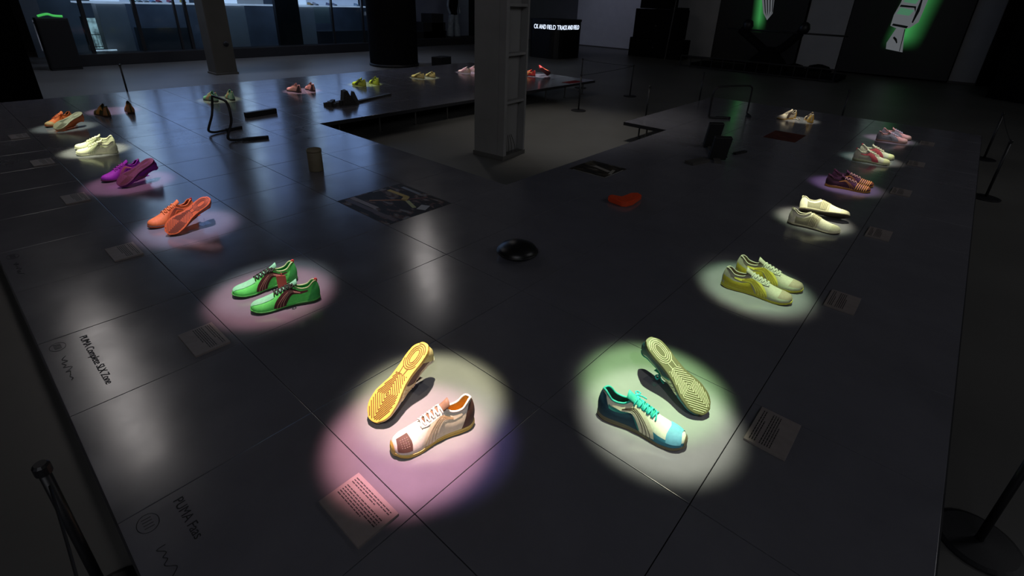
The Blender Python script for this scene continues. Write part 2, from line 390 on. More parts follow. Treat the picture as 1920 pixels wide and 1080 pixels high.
def on_counter(u):          # walk round the counter from its left side to its right side, as seen from the platform
    # straight run along the -y face, the rounded corner, then the +x face
    hx, hy, r = .632, .732, .31
    s0 = 2*hx-2*r
    if u < s0: return Vector((-hx+r+u, -hy, 0)), Vector((0, -1, 0))
    u -= s0; arc = r*PI/2
    if u < arc:
        a = -PI/2+u/r; return Vector((hx-r+r*math.cos(a), -hy+r+r*math.sin(a), 0)), Vector((math.cos(a), math.sin(a), 0))
    u -= arc
    return Vector((hx, -hy+r+u, 0)), Vector((1, 0, 0))
span = .64+.31*PI/2+.82
for v in me.vertices:
    u = v.co.x/wtx*span; p0, nn = on_counter(u); v.co = Vector((p0.x, p0.y, .875+v.co.y)) + nn*(v.co.z+.004)
o = link('ticker_text', me, M_led, e)
# teal glazing behind the counter
wn = struct(link('window_3', boxmesh(-15.55, -15.5, 16.4, 18.9, .35, 3.2), lit('teal_glazing', (.35, .55, .62), .06, 3, .3)))
for y in (16.5, 17.35, 17.6, 18.8): link('mullion', boxmesh(-15.49, -15.42, y-.04, y+.04, FL+.1, 3.2), M_black, wn)
link('sill', boxmesh(-15.6, -15.4, 16.3, 19, .25, .35), M_black, wn)
# white wall and piers at the back
wall2 = struct(link('wall_partition', boxmesh(-12.4, -8.9, 18.6, 18.75, FL, CEIL), M_white)); 
struct(link('trim_2', boxmesh(-12.4, -8.9, 18.57, 18.6, FL, FL+.04), M_grey))
def pier(x0, x1, y, label):
    p = empty('white_pier', label, 'pier', ((x0+x1)/2, y, FL)); hw = (x1-x0)/2
    link('shaft', boxmesh(-hw, hw, -.02, .4, 0, CEIL-FL, .01), mat('pier_paint', (.42, .42, .42), .7, noise=.06, nscale=2), p)
    link('skirting', boxmesh(-hw-.005, hw+.005, -.03, 0, 0, .06), M_grey, p)
pier(-7.7, -6.2, 18.0, 'pale grey pier just right of the tall black stacked cases')
pier(-3.45, -2.33, 18.0, 'pale grey pier between the two dark wall panels')
pier(.42, 1.0, 18.0, 'narrow pale grey pier right of the green glowing picture')
# tall stacked flight cases
st = empty('stacked_cases', 'tall stack of black equipment cases in front of the white wall', 'equipment stack', (-7.65, 16.9, FL))
for (x0, x1, z0, z1) in ((-1.0, .95, 0, .62), (-.9, .75, .63, 1.55), (-.75, .3, 1.56, 3.6), (.36, .72, 1.55, 1.62)):
    link('case', boxmesh(x0, x1, -.35, .35, z0, z1, .015), M_blackfab, st)
for z in (.3, 1.0, 2.2): link('latch', boxmesh(-.1, -.04, -.37, -.351, z, z+.06), M_black, st)
o = link('leaning_pole', None or boxmesh(-.012, .012, -.012, .012, 0, 3.3), M_grey, None, (-7.05, 16.2, FL), (0, .05, 0)); tag(o, 'thin grey pole standing against the black equipment stack', 'pole')
# dark panels with lit pictures
def picture(x0, x1, label, shapes):
    p = empty('wall_panel', label, 'panel', ((x0+x1)/2, 17.95, FL)); hw = (x1-x0)/2; cx = (x0+x1)/2
    link('board', boxmesh(-hw, hw, -.03, .03, .04, CEIL-FL-.6, .006), mat('panel_black', (.016, .017, .018), .5), p)
    for nm, m, d, polys in shapes:
        bm = bmesh.new()
        for poly in polys:
            a = [bm.verts.new((x-cx, -.031-d, z-FL)) for x, z in poly]; b = [bm.verts.new((x-cx, -.030, z-FL)) for x, z in poly]
            bm.faces.new(a); bm.faces.new(b[::-1])
            for i in range(len(poly)):
                j = (i+1) % len(poly); bm.faces.new((a[i], b[i], b[j], a[j]))
        link(nm, finish(bm, nm), m, p)
    return p
M_neon = mat('green_backlight', (.05, .3, .06), .5, emit=.20, ecol=(.1, .85, .15))
M_neon2 = mat('green_halo', (.03, .12, .04), .5, emit=.035, ecol=(.1, .8, .15))
M_sil = mat('silver_print', (.4, .42, .45), .5, emit=.11, ecol=(.75, .8, .85))
M_mint = mat('mint_print', (.2, .5, .3), .5, emit=.16, ecol=(.3, .9, .5))
M_pdark = mat('dark_print', (.02, .03, .025), .5)
def glow(name, ax, az, bx_, bz, wd, zlo, s, cx):
    """backlit sheet whose green light fades away from the tube line a-b (panel coordinates)"""
    m = bpy.data.materials.new(name); m.use_nodes = True; nt = m.node_tree; b = nt.nodes['Principled BSDF']
    b.inputs['Base Color'].default_value = (.015, .02, .016, 1); b.inputs['Emission Color'].default_value = (.12, .8, .20, 1)
    tc = nt.nodes.new('ShaderNodeTexCoord'); sx = nt.nodes.new('ShaderNodeSeparateXYZ'); nt.links.new(tc.outputs['Object'], sx.inputs[0])
    L = math.hypot(bx_-ax, bz-az); nx, nz = -(bz-az)/L, (bx_-ax)/L
    def mth(op, a, b2=None):
        n_ = nt.nodes.new('ShaderNodeMath'); n_.operation = op
        for i, v in enumerate((a, b2)):
            if v is None: continue
            if isinstance(v, (int, float)): n_.inputs[i].default_value = v
            else: nt.links.new(v, n_.inputs[i])
        return n_.outputs[0]
    d = mth('ABSOLUTE', mth('ADD', mth('ADD', mth('MULTIPLY', sx.outputs['X'], nx), mth('MULTIPLY', sx.outputs['Z'], nz)), -((ax-cx)*nx+(az-FL)*nz)))
    f = mth('POWER', mth('MAXIMUM', mth('SUBTRACT', 1, mth('DIVIDE', d, wd)), 0), 1.6)
    r = nt.nodes.new('ShaderNodeMapRange'); r.interpolation_type = 'SMOOTHSTEP'; r.inputs[1].default_value = zlo-FL-.26; r.inputs[2].default_value = zlo-FL+.22
    nt.links.new(sx.outputs['Z'], r.inputs[0]); nt.links.new(mth('MULTIPLY', mth('MULTIPLY', f, r.outputs[0]), s), b.inputs['Emission Strength'])
    return m
def off(poly, d):
    cx = sum(p[0] for p in poly)/len(poly); cz = sum(p[1] for p in poly)/len(poly)
    return [(cx+(x-cx)*(1+d), cz+(z-cz)*(1+d)) for x, z in poly]
g1 = [(-5.14, 2.5), (-5.12, 1.67), (-5.02, 1.2), (-4.9, .86), (-4.69, .87), (-4.59, 1.1), (-4.72, 1.29), (-4.86, 1.68), (-4.86, 2.5)]
s1 = [(-4.88, 2.6), (-4.87, 1.68), (-4.74, 1.3), (-4.58, 1.1), (-4.46, 1.3), (-4.5, 1.69), (-4.44, 2.6)]
picture(-6.15, -3.5, 'tall black panel with a green and silver lit picture left of the middle pier', [
    ('green_light', glow('green_glow_a', -4.98, 2.5, -4.80, .86, .26, .95, .30, -4.825), .003, [[(-5.6, .5), (-4.1, .5), (-4.1, 3.0), (-5.6, 3.0)]]), ('silver_shape', M_sil, .007, [s1]),
    ('rib', M_pdark, .010, [[(-4.84+k*.09, 2.6), (-4.81+k*.085, 1.7), (-4.70+k*.07, 1.34), (-4.62+k*.03, 1.2), (-4.68+k*.07, 1.36), (-4.78+k*.085, 1.7), (-4.8+k*.09, 2.6)] for k in range(4)])])
gl = [(-1.2, 2.9), (-.35, 2.9), (-.5, 1.78), (-.58, 1.39), (-.66, .84), (-.63, .43), (-.71, .36), (-.79, .42), (-1.3, .68), (-1.33, .91), (-1.23, 1.09), (-1.3, 1.29)]
bd = [(-1.12, 2.9), (-.5, 2.9), (-.62, 1.78), (-.66, 1.23), (-.82, 1.07), (-1.07, 1.03), (-1.27, 1.11), (-1.27, 1.39), (-1.2, 1.7)]
tp = [(-1.12, 1.04), (-.91, 1.05), (-.79, .44), (-1.2, .5), (-1.23, .66)]
picture(-2.3, .4, 'tall black panel with a green glowing shoe picture left of the narrow pier', [
    ('green_light', glow('green_glow_b', -.62, 2.9, -.92, .4, .50, .70, .32, -.95), .003, [[(-1.9, .1), (.1, .1), (.1, 3.2), (-1.9, 3.2)]]), ('silver_shape', M_sil, .007, [bd, tp]),
    ('mint_band', M_mint, .010, [[(-1.14, 1.72), (-.86, 1.68), (-.82, 1.78), (-1.12, 1.84)], [(-1.22, 1.42), (-.92, 1.38), (-.84, 1.52), (-1.16, 1.58)], [(-1.1, 2.0), (-.8, 1.95), (-.76, 2.1), (-1.06, 2.16)]]),
    ('dark_line', M_pdark, .011, [[(-1.2, 1.60), (-.86, 1.58), (-.80, 1.46), (-.83, 1.62), (-1.18, 1.65)], [(-1.24, 1.12), (-.88, 1.06), (-.86, 1.12), (-1.22, 1.17)], [(-.74, 1.9), (-.72, 1.5), (-.78, 1.2), (-.81, 1.22), (-.77, 1.9)], [(-.9, 1.04), (-.86, .46), (-.875, .46), (-.92, 1.04)], [(-1.12, .8), (-1.04, .72), (-1.0, .66), (-.98, .68), (-1.02, .78), (-1.1, .84)]])])
# black gym rig with two raised arms on a low railed base
rg = empty('black_rig', 'black steel rig with two raised arms on a low railed base before the wall panels', 'rig', (-4.0, 15.6, FL))
link('base', boxmesh(-1.7, 2.3, -.5, .6, .0, .12, .02), M_blackfab, rg)
bm = bmesh.new()
for k in range(14): bx(bm, -1.95+k*.32, -1.93+k*.32, -.66, -.64, 0, .32)
bx(bm, -1.95, 2.25, -.67, -.63, .3, .33)
bx(bm, -1.95, 2.25, -.67, -.63, .02, .05)
link('railing', finish(bm, 'railing'), M_black, rg)
bm = bmesh.new(); lathe(bm, [(0, .12), (.6, .12), (.5, .3), (.28, .55), (.2, .7), (0, .7)], 20, .35, 0); link('pedestal', finish(bm, 'pedestal', True), M_blackfab, rg)
for pts, nm in (([(.35, 0, .5), (.0, -.02, .75), (-.55, -.05, 1.12)], 'arm'), ([(.35, 0, .5), (.7, -.02, .72), (1.05, -.05, 1.12)], 'arm')):
    bm = bmesh.new(); tube(bm, smooth_path(pts, 4), .11, 8); link(nm, finish(bm, nm, True), M_blackfab, rg)
for x in (-.35, 1.12):
    bm = bmesh.new(); lathe(bm, [(0, -.14), (.1, -.12), (.15, 0), (.12, .12), (.05, .17), (0, .17)], 12); link('clamp', finish(bm, 'clamp', True), M_black, rg, (x, -.1, 1.22))
bm = bmesh.new(); tube(bm, [(-.9, -.12, 1.12), (2.2, -.12, 1.1)], .022, 8); link('cross_bar', finish(bm, 'bar', True), M_black, rg)
# soft dark bags beside the pier
for k, (x, r) in enumerate(((-2.55, .26), (-3.2, .22))):
    bm = bmesh.new(); lathe(bm, [(0, 0), (r*.9, 0), (r*1.1, r*.35), (r*.8, r*.8), (r*.2, r*1.0), (0, r*1.0)], 14)
    o = link('duffel_bag', finish(bm, 'bag', True), M_blackfab, None, (x, 16.9, FL)); o.scale = (1.25, .8, 1)
    tag(o, ('dark bag lying at the foot of the middle pier, right one', 'dark bag lying at the foot of the middle pier, left one')[k], 'bag')
# curtains
def curtain(pts, label, z1=CEIL-.05):
    pts = [Vector((x, y, 0)) for x, y in pts]; N = 60; path = []
    segs = [(b-a).length for a, b in zip(pts, pts[1:])]; tot = sum(segs)
    for k in range(N+1):
        d = tot*k/N; i = 0
        while i < len(segs)-1 and d > segs[i]: d -= segs[i]; i += 1
        t = (pts[i+1]-pts[i]).normalized(); nrm = Vector((-t.y, t.x, 0)); path.append(pts[i]+t*d+nrm*.035*math.sin(k*1.9))
    bm = bmesh.new(); A = [bm.verts.new((p.x, p.y, FL+.01)) for p in path]; B = [bm.verts.new((p.x, p.y, z1)) for p in path]
    for i in range(N): bm.faces.new((A[i], A[i+1], B[i+1], B[i]))
    bmesh.ops.solidify(bm, geom=list(bm.faces), thickness=.01)
    o = link('black_curtain', finish(bm, 'curtain', True), M_blackfab); tag(o, label, 'curtain'); return o
curtain([(-9.05, .5), (-9.05, -3.5)], 'black floor length curtain closing the left edge of the view', 2.6)
curtain([(1.25, 15.3), (3.6, 13.6), (6.3, 13.0)], 'black floor length curtain closing the right edge behind the rope posts')
# mannequin scene between black column and pillar
mq = empty('mannequin', 'pale clothed mannequin standing on a dark stepped display in the background', 'mannequin', (-15.2, 14.1, 0.0))
M_pale = mat('pale_fabric', (.3, .36, .42), .7, noise=.2, nscale=10)
for s, nm in ((-1, 'trouser_leg'), (1, 'trouser_leg')):
    bm = bmesh.new(); tube(bm, smooth_path([(0, s*.2, .02), (0, s*.17, .4), (0, s*.09, .82)], 4), .12, 10, taper=[1.15]*4+[1.0]*4+[.9]); link(nm, finish(bm, nm, True), M_pale, mq)
bm = bmesh.new(); lathe(bm, [(0, .8), (.17, .82), (.15, .95), (.2, 1.2), (.22, 1.4), (.1, 1.46), (.05, 1.55), (0, 1.55)], 14); o = link('torso', finish(bm, 'torso', True), M_blackfab, mq); o.scale = (.7, 1.1, 1)
bm = bmesh.new(); lathe(bm, [(0, 1.53), (.07, 1.56), (.1, 1.66), (.08, 1.77), (0, 1.8)], 12); link('head', finish(bm, 'head', True), M_dark, mq)
for s in (-1, 1):
    bm = bmesh.new(); tube(bm, smooth_path([(0, s*.24, 1.38), (.02, s*.3, 1.1), (.1, s*.26, .85)], 4), .045, 8); link('arm', finish(bm, 'arm', True), M_pale, mq)
ds = empty('stepped_display', 'dark stepped display plinth behind the wide black column', 'display', (-15.2, 13.9, FL))
for (y0, y1, z1) in ((-2.2, 1.4, .25), (-1.9, -.35, .5), (-1.5, -.4, .8), (-1.1, -.5, 1.1)):
    link('step', boxmesh(-.4, .5 if z1 < .3 else .2, y0, y1, 0, z1, .01), M_dark, ds)
wp = struct(link('wall_shop_end', boxmesh(-16.4, -16.3, 11, 16, FL, CEIL), mat('shop_end_wall', (.28, .3, .36), .8, noise=.1, nscale=2)))

# ------------------------------------------------------------------ rope posts
def post(x, y, label, cord_to=None, h=.6):
    e = empty('rope_post', label, 'barrier post', (x, y, FL), 0, 'low black barrier posts around the platform')
    bm = bmesh.new(); lathe(bm, [(0, 0), (.125, 0), (.125, .008), (.11, .014), (.02, .018), (0, .018)], 28); link('base', finish(bm, 'base'), M_black, e)
    bm = bmesh.new(); lathe(bm, [(0, .016), (.0125, .016), (.0125, h-.03), (0, h-.03)], 12); link('pole', finish(bm, 'pole', True), M_black, e)
    bm = bmesh.new(); lathe(bm, [(0, h-.03), (.018, h-.03), (.018, h-.006), (.013, h), (0, h)], 12); link('cap', finish(bm, 'cap'), M_black, e)
    return e
posts = {
 'a': (-.555, -.68, 'black rope post at the lower left corner in front of the platform'),
 'b': (1.36, 1.36, 'black rope post at the lower right corner, its round base beside the platform'),
 'c': (1.335, 6.174, 'black rope post at the right edge, nearer of the two tall ones'),
 'd': (1.30, 8.15, 'black rope post at the right edge, farther of the two tall ones'),
 'e': (-3.95, 6.62, 'black rope post inside the platform gap, right of the concrete pillar'),
 'f': (-4.12, 8.66, 'black rope post with round base at the open end of the platform gap'),
 'g': (-5.37, 8.75, 'short looking black rope post beyond the red trainer'),
 'h': (-2.60, 6.40, 'black rope post behind the jutting platform corner'),
 'i': (-2.75, 8.75, 'black rope post behind the right hand hurdle'),
 'j': (-.45, 8.65, 'black rope post behind the gold and white trainers'),
 'k': (-8.75, 1.45, 'black rope post behind the dark olive trainers at the far left'),
 'n': (-.13, -.69, 'black rope post nearest the viewer, holding the cord at the lower left'),
}
PO = {k: post(*v) for k, v in posts.items() }
def cord(a, b_, label, sag=.012, z=FL+.575, r=.0035):
    pa, pb = Vector((*posts[a][:2], z)), Vector((*posts[b_][:2], z)); d = (pb-pa).normalized()*.02; pa += d; pb -= d
    pts = [pa.lerp(pb, t/8) - Vector((0, 0, sag*4*(t/8)*(1-t/8))) for t in range(9)]
    bm = bmesh.new(); tube(bm, pts, r, 6); o = link('barrier_cord', finish(bm, 'cord', True), M_rubber); tag(o, label, 'cord')
cord('c', 'd', 'thin black cord strung between the two right edge posts')
cord('e', 'f', 'thin black cord strung between the two posts in the platform gap')
cord('f', 'g', 'thin black cord running past the red trainer to the post beyond')
cord('a', 'n', 'thin black cord hanging from the post at the lower left corner', z=FL+.54)

# ------------------------------------------------------------------ shoes
def crom(xs, ys, x):
    return np.interp(x, xs, ys)
def hermite(xs, ys, x):
    i = max(0, min(len(xs)-2, int(np.searchsorted(xs, x)-1))); h = xs[i+1]-xs[i]; t = (x-xs[i])/h
    def m(k):
        if k <= 0: return (ys[1]-ys[0])/(xs[1]-xs[0])
        if k >= len(xs)-1: return (ys[-1]-ys[-2])/(xs[-1]-xs[-2])
        a = (ys[k]-ys[k-1])/(xs[k]-xs[k-1]); c = (ys[k+1]-ys[k])/(xs[k+1]-xs[k])
        return 0 if a*c <= 0 else 2*a*c/(a+c)
    return (2*t**3-3*t*t+1)*ys[i]+(t**3-2*t*t+t)*h*m(i)+(-2*t**3+3*t*t)*ys[i+1]+(t**3-t*t)*h*m(i+1)
def ease(s): return math.acos(max(-1, min(1, 1-2*s)))/PI       # s -> u, so that outline ends come out round
S_ = [0, .02, .06, .12, .22, .36, .5, .62, .74, .84, .92, .97, 1]
U_ = [ease(s) for s in S_]
WO = [0, .30, .50, .63, .67, .64, .70, .86, 1.0, .98, .80, .52, 0]
WI = [0, .30, .50, .62, .63, .54, .56, .74, .92, .92, .76, .50, 0]
HS = [0, .05, .10, .18, .27, .34, .40, .50, .60, .70, .80, .90, .96, 1]
HT = [.062, .070, .064, .050, .050, .062, .070, .064, .056, .047, .039, .031, .024, .010]
RS = [0, .010, .035, .08, .16, .26, .33, .40, .43, 1]
RT = [0, .0, .36, .54, .60, .54, .40, .14, 0, 0]
class Last:
    """shoe form: x heel to toe, y sideways, z up; foot = +1 left foot, -1 right foot"""
    def __init__(s, L=.31, W=.104, foot=1, sole=(.018, .011), height=1.0, toe=.010):
        s.L, s.W, s.foot, s.sole, s.hh, s.toe = L, W, foot, sole, height, toe
    def wid(s, u, side):
        outer = (side*s.foot > 0)
        return hermite(U_, WO if outer else WI, u)*s.W/2
    def ctr(s, t): return -s.foot*s.W*.07*math.sin(PI*min(1, t*1.0))
    def lift(s, t): return s.toe*max(0, (t-.74)/.26)**1.6 + .003*max(0, (.08-t)/.08)
    def th(s, t): return s.sole[0]+(s.sole[1]-s.sole[0])*min(1, max(0, (t-.25)/.45))
    def pos(s, t, q, side):
        t = min(1, max(0, t)); u = ease(t); wd = s.wid(u, side); z0 = s.lift(t)+s.th(t)
        H = hermite(HS, HT, t)*(1+(s.hh-1)*(1-.45*min(1, max(0, (t-.45)/.4)))); rr = max(0, hermite(RS, RT, t))*wd
        b_ = min(1, rr/(.33*wd+1e-9)) if wd > 1e-6 else 0
        b_ = b_*b_*(3-2*b_)
        P0 = (wd, 0); P1 = (wd*1.05, H*.42); P3 = (rr, H)
        P2 = ((1-b_)*.64*wd+b_*(rr+.22*(wd-rr)), (1-b_)*H+b_*H*.74)
        q1 = 1-q
        x = q1**3*P0[0]+3*q1*q1*q*P1[0]+3*q1*q*q*P2[0]+q**3*P3[0]; z = q1**3*P0[1]+3*q1*q1*q*P1[1]+3*q1*q*q*P2[1]+q**3*P3[1]
        k = max(0, 1-t/.13); zz = z/(H+1e-9)
        dx = k*(-.0045*math.sin(PI*min(1, zz))+.006*zz*zz)
        return Vector((t*s.L+dx, s.ctr(t)+side*x, z0+z))
    def nrm(s, t, q, side):
        e = .006; a = s.pos(min(.998, t+e), q, side)-s.pos(max(.002, t-e), q, side); c = s.pos(t, min(1, q+e), side)-s.pos(t, max(0, q-e), side)
        n = a.cross(c)
        if n.length < 1e-12: return Vector((0, 0, 1))
        n.normalize()
        ref = s.pos(t, q, side)-Vector((min(.93, max(.07, t))*s.L, s.ctr(t), .02))
        return n if n.dot(ref) > 0 else -n
    def at(s, t, q, side, off=.0012): return s.pos(t, q, side)+s.nrm(t, q, side)*off
def tsamples(n, t0=0, t1=1): return [t0+(t1-t0)*.5*(1-math.cos(PI*k/n)) for k in range(n+1)]
def upper_mesh(l, n=34, m=9):
    bm = bmesh.new()
    ts = sorted(set(tsamples(n)) | {.012, .03, .4, .43})
    for side in (-1, 1):
        g = [[bm.verts.new(l.pos(t, q/m, side)) for q in range(m+1)] for t in ts]
        for i in range(len(ts)-1):
            for q in range(m):
                f = (g[i][q], g[i+1][q], g[i+1][q+1], g[i][q+1]); bm.faces.new(f)
    bmesh.ops.remove_doubles(bm, verts=bm.verts, dist=.0002)
    return finish(bm, 'upper', True)
def lining_mesh(l, n=14, m=6):
    bm = bmesh.new(); ts = [.02+(.425-.02)*k/n for k in range(n+1)]; rows = []
    def inner(t, q, sd):
        p = l.at(t, q, sd, -.0028); c = l.ctr(t)
        if (p.y-c)*sd < 0: p.y = c
        return p
    for t in ts:
        row = [inner(t, 1-.93*k/m, 1) for k in range(m+1)] + [inner(t, 1-.93*k/m, -1) for k in range(m, -1, -1)]
        rows.append([bm.verts.new(p) for p in row])
    for A, B in zip(rows, rows[1:]):
        for k in range(len(A)-1): bm.faces.new((A[k], B[k], B[k+1], A[k+1]))
    return finish(bm, 'lining', True)
def collar_mesh(l, r=.0040):
    ts = [.014, .03, .06, .10, .15, .2, .25, .3, .35, .39]
    pts = [l.pos(t, 1, 1) for t in ts[::-1]]+[l.pos(t, 1, -1) for t in ts]
    bm = bmesh.new(); tube(bm, smooth_path(pts, 3), r, 7); return finish(bm, 'collar', True)
def tongue_mesh(l, h=.022, t1=.62):
    bm = bmesh.new(); rows = []; ts = [.30, .34, .40, .46, .52, .58, t1]
    for i, t in enumerate(ts):
        row = []
        for k in range(-4, 5):
            a = k/4*.42*(1-.35*i/6)
            q = 1-abs(a)*.8; sd = 1 if a >= 0 else -1
            if t < .43:
                p = l.pos(.43, q, sd); d = (.43-t); p = p+Vector((-d*l.L*.95, 0, d*l.L*.62*h/.022 - abs(a)*abs(a)*.01))
                p.z += .002
            else: p = l.at(t, q, sd, .0022-.001*(t-.43)/.19)
            row.append(p)
        rows.append(row)
    V1 = [[bm.verts.new(p) for p in r_] for r_ in rows]; V2 = [[bm.verts.new(p-Vector((0, 0, .0035))) for p in r_] for r_ in rows]
    for i in range(len(rows)-1):
        for k in range(8):
            bm.faces.new((V1[i][k], V1[i+1][k], V1[i+1][k+1], V1[i][k+1])); bm.faces.new((V2[i][k], V2[i][k+1], V2[i+1][k+1], V2[i+1][k]))
        bm.faces.new((V1[i][0], V2[i][0], V2[i+1][0], V1[i+1][0])); bm.faces.new((V1[i][8], V1[i+1][8], V2[i+1][8], V2[i][8]))
    for k in range(8):
        bm.faces.new((V1[0][k], V1[0][k+1], V2[0][k+1], V2[0][k])); bm.faces.new((V1[-1][k], V2[-1][k], V2[-1][k+1], V1[-1][k+1]))
    return finish(bm, 'tongue', True)
def sole_mesh(l, za=0., zb=1., grow=.0025, n=40, wave=0.):
    bm = bmesh.new(); ts = tsamples(n); prof = [(za, grow-.002), (za+.12*(zb-za), grow), (zb-.1*(zb-za), grow+.0002), (zb, grow-.0015)]
    rings = []
    for zf, gr in prof:
        ring = []
        for side in (1, -1):
            for t in (ts if side == 1 else ts[::-1][1:-1]):
                u = ease(t); wd = l.wid(u, side); tt = max(0, min(1, t))
                ex = (-gr if t < .02 else gr if t > .98 else 0)
                z = l.lift(tt)+l.th(tt)*zf+(wave*math.sin(tt*38)*(1 if 0 < zf < 1 else 0))
                ring.append(bm.verts.new((tt*l.L+ex, l.ctr(tt)+side*(wd+gr*min(1, wd/.01)), z)))
        rings.append(ring)
    N = len(rings[0])
    for A, B in zip(rings, rings[1:]):
        for k in range(N): bm.faces.new((A[k], A[(k+1) % N], B[(k+1) % N], B[k]))
    for ring in (rings[0], rings[-1]):
        for k in range(n-1):
            a, b_ = ring[k], ring[k+1]; c = ring[(N-k-1) % N] if True else None; d = ring[(N-k) % N]
            vs = []
            for v in (a, b_, c, d):
                if v not in vs: vs.append(v)
            if len(vs) >= 3:
                try: bm.faces.new(vs)
                except ValueError: pass
        k = n-1; vs = [ring[k], ring[k+1], ring[(N-k-1) % N], ring[(N-k) % N]]; u_ = []
        for v in vs:
            if v not in u_: u_.append(v)
        if len(u_) >= 3:
            try: bm.faces.new(u_)
            except ValueError: pass
    return finish(bm, 'sole', False)
def region_mesh(l, t0, t1, q0, q1, sides=(1, -1), n=12, m=7, off=.0012, tilt=0):
    bm = bmesh.new()
    for side in sides:
        g = []
        for i in range(n+1):
            a = i/n; row = []
            for k in range(m+1):
                b_ = k/m; q = q0+(q1-q0)*b_
                ta = (t0(q) if callable(t0) else t0); tb = (t1(q) if callable(t1) else t1)
                row.append(bm.verts.new(l.at(min(.996, max(.004, ta+(tb-ta)*a)), min(.999, max(.0, q)), side, off)))
            g.append(row)
        for i in range(n):
            for k in range(m): bm.faces.new((g[i][k], g[i+1][k], g[i+1][k+1], g[i][k+1]))
    bmesh.ops.remove_doubles(bm, verts=bm.verts, dist=.0003)
    return finish(bm, 'region', True)
def ribbon(bm, l, pts, ws, side, off=.0024, sub=5, arc=.085):
    P = [Vector((t, q, w_)) for (t, q), w_ in zip(pts, ws)]; P = smooth_path(P, sub); rows = []
    for i, p in enumerate(P):
        a = P[max(0, i-1)]; c = P[min(len(P)-1, i+1)]; d = Vector(((c.x-a.x)*l.L, (c.y-a.y)*arc)); d.normalize(); nx, ny = -d.y, d.x
        row = []
        for k in (-1, -.33, .33, 1):
            t = p.x+nx*p.z/2*k/l.L; q = p.y+ny*p.z/2*k/arc
            row.append(bm.verts.new(l.at(min(.99, max(.01, t)), min(.999, max(0, q)), side, off)))
        rows.append(row)
    for A, B in zip(rows, rows[1:]):
        for k in range(3): bm.faces.new((A[k], B[k], B[k+1], A[k+1]))
def strip_mesh(l, side, kind=0, off=.0028):
    bm = bmesh.new(); ribbon(bm, l, [(.60, 0), (.58, .2), (.51, .42), (.41, .58), (.30, .66), (.17, .74)], [.058, .054, .042, .028, .020, .010], side, off)
    return finish(bm, 'side_stripe', True)
def stripline_mesh(l, side, n=3, off=.0038):
    bm = bmesh.new()
    for k in range(n):
        d = (k-(n-1)/2)*.045
        ribbon(bm, l, [(.60+d, 0), (.58+d*.95, .2), (.51+d*.7, .42+.02*(k-n/2)), (.41+d*.35, .58+.03*(k-n/2)), (.28, .67+.02*(k-n/2))], [.0024]*5, side, off)
    return finish(bm, 'stripe_line', True)
def lace_mesh(l, rows=5, r=.0030, t0=.40, t1=.61, bow=True):
    bm = bmesh.new()
    for k in range(rows):
        t = t0+(t1-t0)*k/(rows-1); q = .68+.06*k/rows
        dt = (t1-t0)/(rows-1)*.75
        for sgn in (1, -1):
            pts = [l.at(t, q, sgn, .001), l.at(t+dt*.15, q+.10, sgn, .0048), l.at(t+dt*.4, .97, sgn, .0062), l.at(t+dt*.6, .97, -sgn, .0062), l.at(t+dt*.85, q+.10, -sgn, .0048), l.at(t+dt, q, -sgn, .001)]
            tube(bm, smooth_path(pts, 3), r, 6)
    if bow:
        c = l.at(t0-.01, .97, 1, .010); tube(bm, smooth_path([c+Vector((-.004, -.004, 0)), c+Vector((0, 0, .002)), c+Vector((.004, .004, 0))], 3), r*1.8, 6)
        for s in (1, -1):
            tube(bm, smooth_path([c, c+Vector((-.008, s*.010, .004)), c+Vector((-.004, s*.020, .001)), c+Vector((.006, s*.022, -.003)), c+Vector((.006, s*.012, -.001)), c], 4), r, 6)
            tube(bm, smooth_path([c, c+Vector((.010, s*.006, -.001)), c+Vector((.022, s*.011, -.006)), c+Vector((.034, s*.014, -.012))], 4), r, 6)
    return finish(bm, 'laces', True)
def clip_inside(l, pts, marg=.006):
    out = []; cur = []
    for p in pts:
        t = p[0]/l.L
        ok = False
        if .01 < t < .99:
            u = ease(t); y = p[1]-l.ctr(t); ok = abs(y) < l.wid(u, 1 if y > 0 else -1)-marg
        if ok: cur.append(p)
        else:
            if len(cur) > 1: out.append(cur)
            cur = []
    if len(cur) > 1: out.append(cur)
    return out
def flat_line(bm, l, pts, w_, z=-.0016, th=.002):
    rows = []
    for i, p in enumerate(pts):
        a = Vector(pts[max(0, i-1)]); c = Vector(pts[min(len(pts)-1, i+1)]); d = (c-a).normalized(); n_ = Vector((-d.y, d.x))*w_/2; base = l.lift(p[0]/l.L)
        rows.append([bm.verts.new((p[0]+n_.x, p[1]+n_.y, base+z)), bm.verts.new((p[0]-n_.x, p[1]-n_.y, base+z)), bm.verts.new((p[0]-n_.x, p[1]-n_.y, base+z+th)), bm.verts.new((p[0]+n_.x, p[1]+n_.y, base+z+th))])
    for A, B in zip(rows, rows[1:]):
        for k in range(4): bm.faces.new((A[k], A[(k+1) % 4], B[(k+1) % 4], B[k]))
    bm.faces.new(rows[0][::-1]); bm.faces.new(rows[-1])
